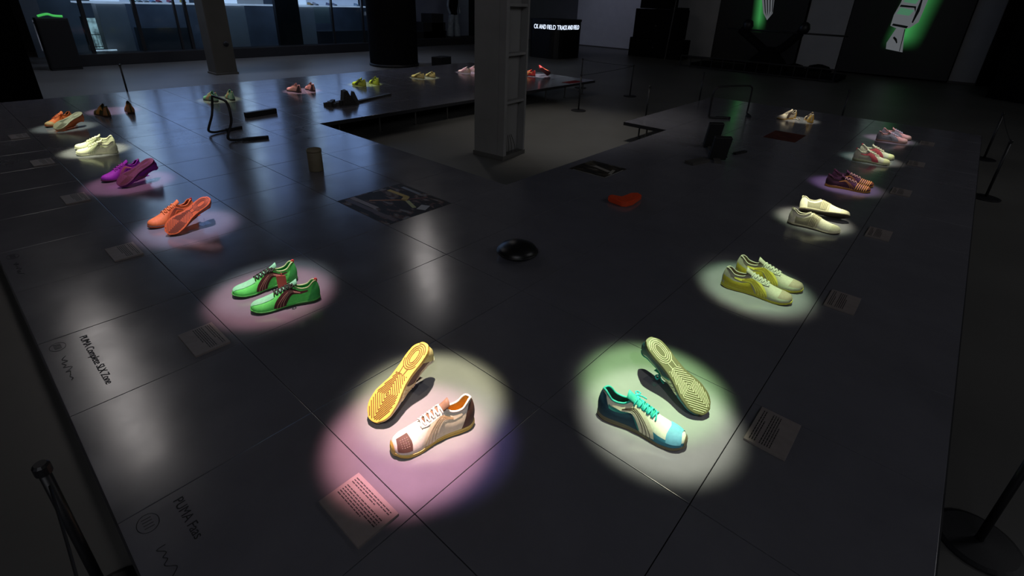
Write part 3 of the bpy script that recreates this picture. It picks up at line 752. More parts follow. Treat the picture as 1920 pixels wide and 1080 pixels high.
def tread_mesh(l, w_=.0024):
    """concentric diamonds under the forefoot, nested ovals under the heel, a plate in the waist"""
    bm = bmesh.new(); xc = .69*l.L
    for k in range(1, 13):
        a = .0125*(k-.4); b_ = .0082*(k-.4)
        corners = [(xc+a*1.1, -b_*.15), (xc+a*.25, b_), (xc-a, b_*.15), (xc-a*.25, -b_)]; pts = []
        for i in range(4):
            p, q = corners[i], corners[(i+1) % 4]
            for j in range(40): pts.append((p[0]+(q[0]-p[0])*j/40, p[1]+(q[1]-p[1])*j/40+l.ctr(.69)))
        pts.append(pts[0])
        pts = [p for p in pts if p[0] > .43*l.L]
        brk = []; seg = [pts[0]] if pts else []
        for p, q in zip(pts, pts[1:]):
            if math.hypot(p[0]-q[0], p[1]-q[1]) < .02: seg.append(q)
            else: brk.append(seg); seg = [q]
        brk.append(seg)
        for sg in brk:
            for c in clip_inside(l, sg): flat_line(bm, l, c, w_)
    for k in range(1, 5):
        rx = .020+.0085*k; ry = .005+.0068*k; cx = .19*l.L; pts = []
        for j in range(41):
            a = j/40*2*PI; pts.append((cx+rx*math.copysign(abs(math.cos(a))**.8, math.cos(a)), l.ctr(.17)+ry*math.sin(a)))
        for c in clip_inside(l, pts, .004): flat_line(bm, l, c, w_)
    for s in (-1, 1):
        flat_line(bm, l, [(.34*l.L+.10*l.L*j/6, l.ctr(.4)+s*(.012-.002*j/6)) for j in range(7)], w_)
    return finish(bm, 'tread', False)
def shoe(name, label, group, foot, col, L=.31, W=.104, **k):
    e = empty(name, label, 'shoe', group=group)
    l = Last(L, W, foot, k.get('sole_h', (.020, .012)), k.get('height', 1.3), k.get('toe', .010)); hi = k.get('hi', False)
    g = lambda key, d: col.get(key, col.get(d, (.4, .4, .4)))
    up = link('upper', upper_mesh(l, 44 if hi else 26, 10 if hi else 7), cloth(col['upper']), e)
    link('lining', lining_mesh(l), cloth(g('lining', 'upper')), e)
    link('collar', collar_mesh(l), cloth(g('collar', 'upper')), e)
    if k.get('tongue', True): link('tongue', tongue_mesh(l, k.get('tongue_h', .022)), cloth(g('tongue', 'upper')), e)
    split = k.get('split', .5)
    link('midsole', sole_mesh(l, split, 1., .0025, 40 if hi else 24), rubber(g('midsole', 'sole')), e)
    osl = link('outsole', sole_mesh(l, 0., split, .003, 40 if hi else 24), rubber(g('sole', 'sole')), e)
    if 'lace' in col: link('laces', lace_mesh(l, 5 if hi else 4, k.get('lace_r', .0030), bow=k.get('bow', True)), cloth(col['lace']), e)
    if 'toecap' in col:
        link('toe_cap', region_mesh(l, lambda q: k.get('toe_t', .84)-.05*(1-q), .995, 0, 1, n=10, m=8), cloth(col['toecap']), e)
    if 'mudguard' in col:
        link('mudguard', region_mesh(l, .62, .996, 0, .34, n=14, m=4, off=.0016), cloth(col['mudguard']), e)
    if 'heel' in col:
        link('heel_counter', region_mesh(l, .004, lambda q: .20-.14*q, 0, .86, n=8, m=6, off=.0018), cloth(col['heel']), e)
    if 'low' in col:
        link('side_panel', region_mesh(l, .02, lambda q: .50-.25*q, 0, .45, n=14, m=5, off=.0020), cloth(col['low']), e)
    if 'vamp' in col:
        link('vamp_strip', region_mesh(l, lambda q: .66, lambda q: .985-.0*q, k.get('vamp_q', .66), 1, n=10, m=4, off=.0018), cloth(col['vamp']), e)
    if 'quarter' in col:
        link('quarter_panel', region_mesh(l, lambda q: .14-.02*q, lambda q: .50+.10*q, 0, .62, n=12, m=6, off=.0014), cloth(col['quarter']), e)
    if 'stripe' in col:
        stp = {s: link('side_stripe', strip_mesh(l, s), cloth(col['stripe']), e) for s in (1, -1)}
    if 'line' in col:
        for s in (1, -1): link('stripe_line', stripline_mesh(l, s, k.get('lines', 3)), cloth(col['line']), stp[s] if 'stripe' in col else e)
    if 'eyestay' in col:
        bm = bmesh.new()
        for s in (1, -1): ribbon(bm, l, [(.36, .80), (.42, .72), (.5, .70), (.58, .72), (.635, .80), (.645, .93)], [.012, .014, .013, .012, .012, .012], s, .0030)
        link('eyestay', finish(bm, 'eyestay', True), cloth(col['eyestay']), e)
    if 'patch' in col:
        link('toe_patch', region_mesh(l, lambda q: .79+.05*abs(q-.55), lambda q: .955-.03*abs(q-.4), .22, k.get('patch_q', .98), sides=k.get('patch_sides', (1, -1)), n=8, m=6, off=.0026), cloth(col['patch']), e)
        if k.get('perf'):
            bm = bmesh.new()
            for a in range(4):
                for c in range(5):
                    p = l.at(.83+.025*a, .45+.09*c, 1, .003); bx(bm, p.x-.0008, p.x+.0008, p.y-.0008, p.y+.0008, p.z-.0006, p.z+.0006)
            link('perforations', finish(bm, 'perforations'), cloth((.5, .42, .36)), e)
        link('toe_bumper', region_mesh(l, .975, .997, 0, 1, n=5, m=6, off=.003), rubber(col['sole']), e)
    if 'straps' in col:
        bm = bmesh.new()
        for s in (1, -1):
            for j in range(k.get('nstraps', 5)):
                t = k.get('strap_t', .42)+j*k.get('strap_d', .045); ribbon(bm, l, [(t, .06), (t+.01, .35), (t+.03, .7), (t+.045, .99)], [.0055]*4, s, .0032, 4)
        link('straps', finish(bm, 'straps', True), cloth(col['straps']), e)
    if 'tab' in col:
        bm = bmesh.new(); p = l.pos(.014, 1, 1); tube(bm, smooth_path([p+Vector((.002, 0, -.012)), p+Vector((-.004, 0, .002)), p+Vector((-.003, 0, .012)), p+Vector((.004, 0, .012)), p+Vector((.005, 0, .0))], 3), .0035, 6)
        link('heel_tab', finish(bm, 'tab', True), cloth(col['tab']), e)
    if 'tread' in col: link('tread', tread_mesh(l, k.get('tread_w', .0022)), rubber(col['tread']), osl)
    if 'studs' in col:
        bm = bmesh.new()
        for j in range(7):
            for s in (-1, 1):
                t = .52+.065*j; wd = l.wid(ease(t), s)*.72; bx(bm, t*L-.004, t*L+.004, l.ctr(t)+s*wd-.004, l.ctr(t)+s*wd+.004, l.lift(t)-.003, l.lift(t)+.001)
        link('studs', finish(bm, 'studs'), rubber(col['studs']), osl)
    return e
def lay(e, heel, toe, z=.0006):
    """set a shoe on the platform: heel and toe give its direction; keep its own length, centred"""
    h = Vector((*heel, 0)); t = Vector((*toe, 0)); d = (t-h).normalized(); c = (h+t)/2
    L = max(v.co.x for ch in e.children if ch.name.startswith('outsole') for v in ch.data.vertices)
    zmin = min(v.co.z for ch in e.children_recursive for v in ch.data.vertices)
    e.location = c-d*L/2+Vector((0, 0, .0009-zmin)); e.rotation_euler = (0, 0, math.atan2(d.y, d.x)); return e
def prop(e, heel, toe, n):
    """lean a shoe on its stand: toe on the platform, heel raised, sole facing direction n"""
    x = (Vector(toe)-Vector(heel)).normalized(); z = -Vector(n); z = (z-x*z.dot(x)).normalized(); y = z.cross(x)
    m = Matrix.Identity(4)
    for i in range(3): m[i][0] = x[i]; m[i][1] = y[i]; m[i][2] = z[i]; m[i][3] = heel[i]
    e.matrix_world = m; e.rotation_mode = 'XYZ'
    e.location = m.to_translation(); e.rotation_euler = m.to_euler()
    bpy.context.view_layer.update()
    zmin = min((e.matrix_world @ v.co).z for ch in e.children_recursive for v in ch.data.vertices)
    e.location.z -= zmin-.0008
    return e
def stand(e, label, t=.22, depth=.05):
    """clear acrylic prop under the raised heel"""
    bpy.context.view_layer.update(); mw = e.matrix_world
    c = mw @ Vector((.07, 0, .045)); s = empty('acrylic_stand', label, 'stand', (c.x, c.y, 0), e.rotation_euler.z)
    low = min((mw @ v.co).z for ch in e.children for v in ch.data.vertices if .03 < v.co.x < .12)
    bm = bmesh.new(); bx(bm, -.03, .03, -.025, .025, .0005, .004); link('foot', finish(bm, 'foot'), M_acrylic, s)
    bm = bmesh.new(); lathe(bm, [(0, .004), (.004, .004), (.004, max(.02, low-.003)), (0, max(.02, low-.003))], 10); link('rod', finish(bm, 'rod', True), M_acrylic, s)
    return s

WH = (.55, .50, .42); BR = (.07, .034, .024)
def pair_group(s): return s
# 1 front left pair: one standing on its toe showing the yellow sole, one lying flat
c1 = dict(upper=(.50, .46, .42), lining=(.65, .34, .04), collar=(.6, .56, .48), tongue=(.16, .09, .06), sole=(.38, .27, .05), midsole=(.42, .32, .08), lace=(.7, .68, .66), heel=BR, quarter=(.52, .47, .36),
          stripe=(.55, .50, .38), line=(.4, .27, .15), tread=(.10, .05, .01), eyestay=(.58, .54, .5), patch=BR)
s1 = shoe('trainer', 'cream trainer with brown toe patch and white laces lying flat, front left pair', 'front left pair of cream and brown trainers', 1, c1, .305, .108, hi=True, lines=4, bow=False, patch_sides=(1,), height=1.45, perf=True)
lay(s1, (-.135, .375), (-.232, .085))
s1b = shoe('trainer', 'cream trainer standing on its toe and showing a yellow grooved sole', 'front left pair of cream and brown trainers', -1, {**c1, 'heel': (.48, .44, .2), 'quarter': BR, 'stripe': (.55, .5, .3)}, .325, .108, hi=True, toe=.006, tread_w=.0036)
prop(s1b, (-.406, .386, .175), (-.381, .112, .005), (.16, -.65, .79))
stand(s1b, 'clear stand propping the yellow soled trainer')
# 2 front right pair: teal
c2 = dict(upper=(.52, .55, .46), lining=(.03, .09, .08), collar=(.02, .30, .25), tongue=(.03, .32, .27), sole=(.12, .10, .06), midsole=(.10, .09, .06), lace=(.02, .33, .33), heel=(.01, .045, .075), quarter=(.03, .22, .2),
          stripe=(.62, .60, .46), line=(.06, .04, .03), low=(.01, .04, .07), patch=(.10, .30, .42), tread=(.32, .29, .22), mudguard=(.03, .16, .24))
s2 = shoe('trainer', 'teal and cream trainer with turquoise laces lying flat, front right pair', 'front right pair of teal and cream trainers', -1, c2, .325, .108, hi=True, lines=3, toe_t=.84, height=1.45, patch_q=1.0)
lay(s2, (.178, .735), (.497, .805))
s2b = shoe('trainer', 'teal and cream trainer standing on its toe with an olive grooved sole', 'front right pair of teal and cream trainers', 1, {**c2, 'sole': (.05, .041, .018), 'midsole': (.07, .058, .028)}, .335, .108, hi=True, toe=.006)
prop(s2b, (.205, 1.03, .17), (.499, .983, .005), (.56, -.39, .73))
stand(s2b, 'clear stand propping the olive soled trainer')
# 3 green pair
c3 = dict(upper=(.10, .70, .12), lining=(.02, .45, .08), collar=(.35, .6, .25), tongue=(.2, .62, .36), sole=(.02, .05, .02), midsole=(.07, .45, .08), lace=(.02, .03, .02), stripe=(.06, .018, .016), line=(.5, .25, .2), tab=(.7, .06, .05),
          vamp=(.20, .62, .33), studs=(.01, .02, .01), heel=(.05, .42, .09))
s3 = shoe('running_shoe', 'bright green running shoe with black laces, nearer of its pair', 'bright green running shoes', 1, c3, .315, .10, hi=True, bow=True, sole_h=(.016, .010))
lay(s3, (-1.285, .425), (-1.405, .125), .0035)
s3b = shoe('running_shoe', 'bright green running shoe with black laces, farther of its pair', 'bright green running shoes', -1, c3, .315, .10, hi=True, bow=True, sole_h=(.016, .010))
lay(s3b, (-1.55, .435), (-1.60, .125), .0035)
tg = empty('swing_tag', 'red paper swing tag standing between the two green running shoes', 'tag', (-1.460, .318, .0), math.radians(50))
link('card', boxmesh(-.023, .023, -.0012, .0012, .035, .105, .0006), mat('red_card', (.62, .10, .09), .6), tg)
bm = bmesh.new(); tube(bm, smooth_path([(0, .0, .100), (.004, .004, .112), (0, .010, .116), (-.006, .016, .108), (-.008, .020, .095)], 4), .001, 5); link('string', finish(bm, 'string', True), MATS['red_card'], tg)
# 4 grey and yellow pair
c4 = dict(upper=(.36, .34, .26), lining=(.28, .22, .12), collar=(.33, .31, .24), tongue=(.34, .32, .25), sole=(.45, .40, .04), midsole=(.50, .45, .05), lace=(.42, .42, .34), stripe=(.66, .60, .10), heel=(.33, .31, .25),
          quarter=(.33, .31, .24), low=(.45, .38, .03), toecap=(.26, .21, .15), mudguard=(.36, .37, .27), line=(.35, .28, .02), eyestay=(.4, .41, .32))
s4 = shoe('trainer', 'grey and yellow trainer, nearer of the pair on the right', 'grey and yellow trainers', -1, c4, .355, .115, hi=True, bow=False, lines=4)
lay(s4, (.15, 2.045), (.513, 2.10))
s4b = shoe('trainer', 'grey and yellow trainer, farther of the pair on the right', 'grey and yellow trainers', 1, c4, .355, .115, hi=True, bow=False, lines=4)
lay(s4b, (.16, 2.245), (.52, 2.275))
# 5 orange pair
c5 = dict(upper=(.78, .20, .06), lining=(.5, .1, .04), sole=(.75, .13, .03), midsole=(.16, .11, .10), lace=(.85, .28, .09), tread=(.20, .05, .03), tab=(.5, .02, .03), stripe=(.75, .16, .05), line=(.14, .05, .04))
s5 = shoe('running_shoe', 'orange running shoe lying flat behind its tilted partner', 'orange running shoes', 1, c5, .30, .10, bow=False)
lay(s5, (-2.86, .385), (-2.805, .095))
s5b = shoe('running_shoe', 'orange running shoe tilted up with its orange sole showing', 'orange running shoes', -1, {**c5, 'upper': (.72, .12, .03)}, .32, .10, bow=False, tread_w=.003, hi=True, split=.35)
prop(s5b, (-2.62, .42, .155), (-2.59, .128, .005), (.66, -.20, .62))
stand(s5b, 'clear stand propping the tilted orange running shoe')
# 6 purple pair
c6 = dict(upper=(.26, .03, .42), lining=(.1, .02, .14), sole=(.09, .025, .08), midsole=(.10, .03, .08), lace=(.3, .06, .38), tread=(.14, .06, .05), tab=(.5, .1, .28), stripe=(.26, .03, .34), line=(.5, .3, .12))
s6 = shoe('running_shoe', 'purple running shoe lying flat behind its tilted partner', 'purple running shoes', 1, c6, .30, .10, bow=False)
lay(s6, (-4.08, .40), (-4.015, .12))
s6b = shoe('running_shoe', 'purple running shoe tilted up with its dark sole showing', 'purple running shoes', -1, c6, .31, .10, bow=False)
prop(s6b, (-3.82, .44, .15), (-3.775, .155, .005), (.35, .05, .80))
stand(s6b, 'clear stand propping the tilted purple running shoe')
# 7 cream white pair left
c7 = dict(upper=(.72, .70, .50), lining=(.3, .3, .2), sole=(.6, .6, .42), midsole=(.65, .64, .45), lace=(.7, .7, .5), stripe=(.6, .62, .42), line=(.25, .25, .12), heel=(.68, .68, .48))
s7 = shoe('trainer', 'cream white trainer at the left, nearer of its pair', 'cream white trainers on the left arm', 1, c7, .31, .104); lay(s7, (-4.88, .43), (-5.02, .14))
s7b = shoe('trainer', 'cream white trainer at the left, farther of its pair', 'cream white trainers on the left arm', -1, c7, .31, .104); lay(s7b, (-5.12, .47), (-5.24, .17))
# 8 orange olive pair left
c8 = dict(upper=(.65, .13, .03), lining=(.06, .05, .02), sole=(.22, .18, .10), midsole=(.62, .10, .03), lace=(.7, .16, .06), toecap=(.42, .26, .12), tread=(.10, .09, .04), heel=(.6, .15, .05))
s8 = shoe('running_shoe', 'orange and olive running shoe lying flat at the far left', 'orange and olive running shoes', 1, c8, .32, .10); lay(s8, (-6.62, .43), (-6.42, .14))
s8b = shoe('running_shoe', 'orange running shoe tilted over its partner with the olive sole showing, far left', 'orange and olive running shoes', -1, c8, .32, .10)
prop(s8b, (-6.28, .46, .13), (-6.14, .155, .005), (.45, -.12, .8)); stand(s8b, 'clear stand propping the orange and olive running shoe')
# right arm
c9 = dict(upper=(.76, .72, .56), lining=(.06, .04, .03), sole=(.05, .04, .03), midsole=(.60, .55, .38), straps=(.52, .46, .30), quarter=(.26, .24, .16), toecap=(.70, .66, .46), collar=(.7, .66, .5), tab=(.6, .56, .4))
s9 = shoe('slip_on_trainer', 'cream slip-on trainer with ribbed strap, lying flat', 'cream slip-on trainers', -1, c9, .33, .112, tongue=False, nstraps=6, strap_t=.40, strap_d=.03); lay(s9, (.173, 3.29), (.50, 3.335))
s9b = shoe('slip_on_trainer', 'cream slip-on trainer resting on its side behind its partner', 'cream slip-on trainers', 1, c9, .33, .112, tongue=False, nstraps=6, strap_t=.40, strap_d=.03)
lay(s9b, (.185, 3.53), (.50, 3.62)); s9b.rotation_euler.x = math.radians(-38); bpy.context.view_layer.update(); s9b.location.z += .001-min((s9b.matrix_world @ v.co).z for ch in s9b.children_recursive for v in ch.data.vertices)
c10 = dict(upper=(.07, .025, .04), lining=(.05, .02, .02), sole=(.45, .22, .03), midsole=(.40, .20, .03), lace=(.55, .42, .22), straps=(1, .62, .10), line=(.6, .30, .04), toecap=(.20, .08, .02), heel=(.05, .02, .03), mudguard=(.08, .03, .03), tab=(.12, .03, .05))
s10 = shoe('running_shoe', 'dark maroon running shoe with gold ribbed toe, nearer of its pair', 'maroon and gold running shoes', -1, c10, .34, .106, nstraps=6, strap_t=.66, strap_d=.045, bow=False, height=1.1); lay(s10, (.17, 4.475), (.505, 4.545))
s10b = shoe('running_shoe', 'dark maroon running shoe with gold ribbed toe, farther of its pair', 'maroon and gold running shoes', 1, c10, .33, .106, nstraps=6, strap_t=.66, strap_d=.045, bow=False, height=1.1); lay(s10b, (.175, 4.68), (.50, 4.735))
c11 = dict(upper=(.66, .60, .48), lining=(.6, .12, .14), sole=(.25, .24, .15), midsole=(.6, .62, .4), lace=(.6, .5, .4), stripe=(.65, .10, .13), toecap=(.68, .66, .36), tab=(.7, .04, .08), quarter=(.45, .42, .34))
s11 = shoe('trainer', 'white and pink trainer with red heel tab, nearer of its pair', 'white and pink trainers', -1, c11, .325, .108, bow=False, sole_h=(.03, .014)); lay(s11, (.19, 5.65), (.50, 5.71))
s11b = shoe('trainer', 'white and pink trainer with red heel tab, farther of its pair', 'white and pink trainers', 1, c11, .325, .108, bow=False, sole_h=(.03, .014)); lay(s11b, (.20, 5.92), (.50, 6.0))
c12 = dict(upper=(.55, .33, .28), lining=(.1, .08, .08), sole=(.28, .16, .13), midsole=(.40, .25, .2), lace=(.35, .4, .45), quarter=(.2, .22, .24), stripe=(.3, .32, .34), toecap=(.55, .36, .3), heel=(.22, .22, .24))
s12 = shoe('trainer', 'dusty pink and grey trainer, nearer of the farthest right pair', 'dusty pink and grey trainers', -1, c12, .32, .108, bow=False); lay(s12, (.215, 6.93), (.525, 7.03))
s12b = shoe('trainer', 'dusty pink and grey trainer, farther of the farthest right pair', 'dusty pink and grey trainers', 1, c12, .32, .108, bow=False); lay(s12b, (.235, 7.2), (.53, 7.28))
# gold white pair at the end of the right arm
c13 = dict(upper=(.62, .52, .40), lining=(.1, .06, .04), sole=(.55, .30, .05), midsole=(.6, .34, .06), lace=(.6, .5, .42), stripe=(.08, .05, .04), toecap=(.6, .5, .42), heel=(.62, .36, .08))
s13 = shoe('running_shoe', 'gold and white running shoe, left one at the end of the right arm', 'gold and white running shoes', -1, c13, .30, .108, bow=False, height=1.35)
lay(s13, (-.86, 7.56), (-1.02, 7.30))
s13b = shoe('running_shoe', 'gold and white running shoe, right one at the end of the right arm', 'gold and white running shoes', 1, c13, .30, .108, bow=False, height=1.35)
lay(s13b, (-.62, 7.40), (-.72, 7.68))
for q, (x, y) in enumerate([(-.82, 7.47)]):
    bm = bmesh.new(); tube(bm, smooth_path([(-.04, 0, .006), (0, .01, .012), (.03, 0, .006), (.035, -.01, .03), (.05, 0, .008)], 5), .005, 6)
    o = link('loose_lace', finish(bm, 'lace', True), cloth((.6, .5, .42)), None, (x, y, 0)); tag(o, 'loose pale lace lying between the gold and white running shoes', 'shoelace')
# far row, toes pointing away
far = [
 ('boot', 'dark olive high trainer', -6.74, .75, -6.78, .99, dict(upper=(.05, .055, .02), lining=(.01, .01, .01), sole=(.06, .03, .02), lace=(.3, .14, .05), stripe=(.4, .2, .05), heel=(.42, .2, .08)), 'dark olive trainers in the far left corner', 1.25),
 ('trainer', 'green and white trainer', -6.95, 2.03, -6.92, 2.23, dict(upper=(.18, .4, .3), lining=(.05, .02, .02), sole=(.05, .05, .05), lace=(.4, .4, .3), stripe=(.5, .3, .2), heel=(.3, .42, .32), tab=(.6, .03, .05)), 'green and white trainers behind the tube hurdle', 1.2),
 ('trainer', 'pink and black trainer', -6.98, 3.25, -6.95, 3.46, dict(upper=(.62, .36, .3), lining=(.03, .02, .02), sole=(.03, .02, .02), lace=(.05, .03, .03), stripe=(.6, .35, .25), heel=(.05, .03, .03)), 'pink and black trainers in the far row', 1.1),
 ('trainer', 'lime yellow trainer', -6.89, 4.36, -6.89, 4.62, dict(upper=(.40, .42, .06), lining=(.03, .03, .03), sole=(.3, .3, .04), lace=(.03, .03, .03), stripe=(.05, .05, .02), heel=(.38, .40, .06)), 'lime yellow trainers in the far row', 1.15),
 ('trainer', 'gold trainer', -7.03, 5.74, -7.0, 5.98, dict(upper=(.5, .36, .16), lining=(.03, .03, .03), sole=(.25, .2, .1), lace=(.5, .45, .3), stripe=(.1, .07, .02), heel=(.45, .33, .15)), 'gold trainers in the far row', .9),
 ('trainer', 'white and pink trainer', -7.05, 6.98, -7.1, 7.22, dict(upper=(.6, .5, .42), lining=(.3, .1, .05), sole=(.5, .45, .4), lace=(.6, .5, .5), stripe=(.5, .3, .3), heel=(.6, .42, .3)), 'white and pink trainers left of the pillar', 1.1),
 ('running_shoe', 'red running shoe', -5.99, 7.80, -5.85, 8.05, dict(upper=(.7, .05, .04), lining=(.1, .02, .02), sole=(.1, .02, .02), lace=(.7, .2, .1), stripe=(.7, .3, .1), heel=(.7, .06, .05)), 'red running shoes right of the pillar', 1.1),
]
for nm, lb, x1, y1, x2, y2, cc, grp, ht in far:
    for k, (x, y) in enumerate(((x1, y1), (x2, y2))):
        s = shoe(nm, lb + (', left one of the ', ', right one of the ')[k] + grp.split(' ', 1)[1] if False else '%s, %s one of its pair, %s' % (lb, ('left', 'right')[k], grp.split(' trainers ')[-1] if ' trainers ' in grp else grp.split(' shoes ')[-1]), grp, (1, -1)[k], cc, .31, .104, bow=False, height=ht*1.2)
        a = math.radians(180+(9, -9)[k]); lay(s, (x+.12, y), (x+.12+.31*math.cos(a), y+.31*math.sin(a)))
        if nm == 'running_shoe' and k == 1: prop(s, (x+.02, y-.13, .13), (x+.06, y+.13, .005), (.7, -.2, -.5)); stand(s, 'clear stand propping the red running shoe')

# shoes on the glowing shop shelf
SH = [((.1, .6, .3), 3.38), ((.5, .5, .5), 3.52), ((.6, .6, .6), 3.66), ((.3, .45, .7), 3.80), ((.5, .03, .06), 3.94), ((.5, .1, .15), 4.18), ((.55, .42, .05), 4.48), ((.5, .3, .1), 7.98), ((.45, .45, .5), 8.15), ((.2, .2, .3), 8.6), ((.35, .35, .4), 8.78), ((.3, .4, .45), 9.6)]
lm = Last(.30, .105, 1)
um, smm = upper_mesh(lm, 16, 5), sole_mesh(lm, 0, 1, .003, 16)
for k, (c, y) in enumerate(SH):
    e = empty('shelf_shoe', ('bright green', 'silver grey', 'white', 'pale blue', 'crimson', 'pink red', 'yellow', 'brown', 'lavender grey', 'navy', 'grey', 'slate blue')[k] + ' shoe standing on the glowing shop shelf', 'shoe', (-15.1, y, 1.066), 0, 'shoes on the glowing shop shelf')
    for nm, src, m in (('upper', um, cloth(c)), ('sole', smm, rubber((.6, .6, .6)))):
        me = src.copy(); link(nm, me, m, e)

# ------------------------------------------------------------------ label plates
def plate(cx, cy, along_x, label, k):
    e = empty('caption_plate', label, 'caption plate', (cx, cy, 0), 0 if along_x else PI/2, 'caption plates beside the shoes')
    link('board', boxmesh(-.105, .105, -.07, .07, .0005, .010, .0008), M_plate, e)
    rnd = random.Random(k); bm = bmesh.new(); row = 0
    for r_ in range(11):
        if r_ in (3,): continue
        y = .055-r_*.0085 if along_x else .055-r_*.0085
        if r_ > 8: continue
        x = -.092; end = (.03 if r_ in (2, 8) else .088)
        while x < end:
            w_ = rnd.uniform(.006, .018); bx(bm, x, min(x+w_, end), y-.0017, y+.0017, .0101, .0104); x += w_+.003
    link('printed_text', finish(bm, 'printed_text'), M_ink, e)
names = ['cream and brown', 'bright green', 'orange', 'purple', 'cream white', 'orange and olive']
for k in range(6): plate(-.135-1.2*k, -.105, True, 'small grey caption plate in front of the %s pair on the left arm' % names[k], k)
names = ['teal', 'grey and yellow', 'cream slip-on', 'maroon and gold', 'white and pink', 'dusty pink']
for k in range(6):
    e = None; plate(.705, 1.085+1.225*k, False, 'small grey caption plate right of the %s pair on the right arm' % names[k], 20+k)
for k, y in enumerate((2.0, 3.2, 4.4, 5.6)):
    pass

# ------------------------------------------------------------------ lettering and sketches printed on the platform
def lettering(s, x, y, size, label):
    me = text_mesh(s, size, .0002); me.materials.append(M_ink)
    o = link('floor_lettering', me, M_ink, None, (x, y, .0009)); tag(o, label, 'lettering'); return o
lettering('PUMA Complete SLX Zone', -1.742, -.468, .0385, 'black words PUMA Complete SLX Zone printed near the left platform edge')
lettering('PUMA Faas', -.567, -.468, .0385, 'black words PUMA Faas printed at the lower left platform corner')
def sketch(x, y, label, seed):
    rnd = random.Random(seed); e = empty('printed_sketch', label, 'printed sketch', (x, y, 0))
    bm = bmesh.new(); tube(bm, [(.035*math.cos(a*PI/12), .027*math.sin(a*PI/12), .0012) for a in range(24)], .0007, 4, closed=True)
    for k in range(4): tube(bm, [(-.02+k*.012, -.012, .0012), (-.018+k*.012, .012, .0012)], .0009, 4)
    link('emblem', finish(bm, 'emblem'), M_ink, e)
    bm = bmesh.new(); pts = []
    for k in range(16): pts.append((.10+k*.013+rnd.uniform(-.006, .006), rnd.uniform(-.012, .014), .0012))
    tube(bm, smooth_path(pts, 4), .0010, 4); link('scribble', finish(bm, 'scribble'), M_ink, e)
sketch(-1.722, -.545, 'faint round emblem and scribble beside the words PUMA Complete SLX Zone', 1)
sketch(-.540, -.540, 'faint round emblem and scribble beside the words PUMA Faas', 2)
sketch(-2.90, -.545, 'faint round emblem and scribble at the left edge beyond the lettering', 3)

# ------------------------------------------------------------------ photo prints inlaid in the platform
def photo_print(pts, cols, label, seed, strokes=(), border=None):
    cx = sum(p[0] for p in pts)/4; cy = sum(p[1] for p in pts)/4
    e = empty('photo_print', label, 'photo print', (cx, cy, 0))
    m = mat('print_%d' % seed, cols[0], .6, spec=.25); nt = m.node_tree; b = nt.nodes['Principled BSDF']
    tc = nt.nodes.new('ShaderNodeTexCoord'); mp = nt.nodes.new('ShaderNodeMapping'); mp.inputs['Scale'].default_value = (3, 7, 1); mp.inputs['Rotation'].default_value = (0, 0, .5)
    n = nt.nodes.new('ShaderNodeTexNoise'); n.inputs['Scale'].default_value = 2.2; n.inputs['Detail'].default_value = 3; n.inputs['Distortion'].default_value = .6
    cr = nt.nodes.new('ShaderNodeValToRGB'); cr.color_ramp.interpolation = 'CONSTANT'
    el = cr.color_ramp.elements; el[0].position = 0; el[0].color = (*cols[0], 1); el[1].position = .46; el[1].color = (*cols[1], 1)
    for k, c in enumerate(cols[2:]): q = el.new(.54+.045*k); q.color = (*c, 1)
    nt.links.new(tc.outputs['Object'], mp.inputs[0]); nt.links.new(mp.outputs[0], n.inputs[0]); nt.links.new(n.outputs['Fac'], cr.inputs[0]); nt.links.new(cr.outputs[0], b.inputs['Base Color'])
    bm = bmesh.new(); prism(bm, [(x-cx, y-cy) for x, y in pts], .0004, .0012); link('sheet', finish(bm, 'sheet'), m, e)
    for nm, c, poly in strokes:
        bm = bmesh.new(); prism(bm, [(x-cx, y-cy) for x, y in poly], .0013, .0015); link(nm, finish(bm, nm), mat('ink_%s' % nm, c, .5), e)
    return e
def band(p, q, w_):
    d = Vector((q[0]-p[0], q[1]-p[1])).normalized()*w_/2; return [(p[0]-d.y, p[1]+d.x), (p[0]+d.y, p[1]-d.x), (q[0]+d.y, q[1]-d.x), (q[0]-d.y, q[1]+d.x)]
photo_print([(-2.42, 1.205), (-1.80, 1.205), (-1.80, 1.785), (-2.42, 1.785)], [(.015, .013, .012), (.02, .018, .02), (.10, .05, .04), (.16, .12, .10), (.2, .2, .21)], 'square photo print with yellow and orange streaks inlaid in the platform', 5,
   [('yellow_streak', (.62, .42, .05), band((-2.36, 1.62), (-2.13, 1.63), .035)), ('yellow_patch', (.62, .45, .08), band((-2.14, 1.63), (-2.09, 1.56), .05)), ('orange_streak', (.5, .18, .04), band((-2.27, 1.38), (-2.1, 1.57), .018)), ('red_streak', (.2, .03, .015), band((-2.1, 1.57), (-2.02, 1.74), .012)),
    ('lime_streak', (.48, .5, .2), band((-2.07, 1.58), (-1.92, 1.53), .03)), ('maroon_band', (.06, .022, .018), band((-2.4, 1.27), (-1.82, 1.29), .04)), ('pale_band', (.3, .24, .22), band((-2.41, 1.32), (-2.1, 1.33), .04)), ('white_patch', (.4, .42, .45), band((-1.9, 1.62), (-1.86, 1.54), .07)),
    ('white_line', (.22, .24, .26), band((-2.40, 1.50), (-2.39, 1.62), .012)), ('sky_patch', (.16, .19, .24), band((-2.34, 1.74), (-2.12, 1.74), .03))])
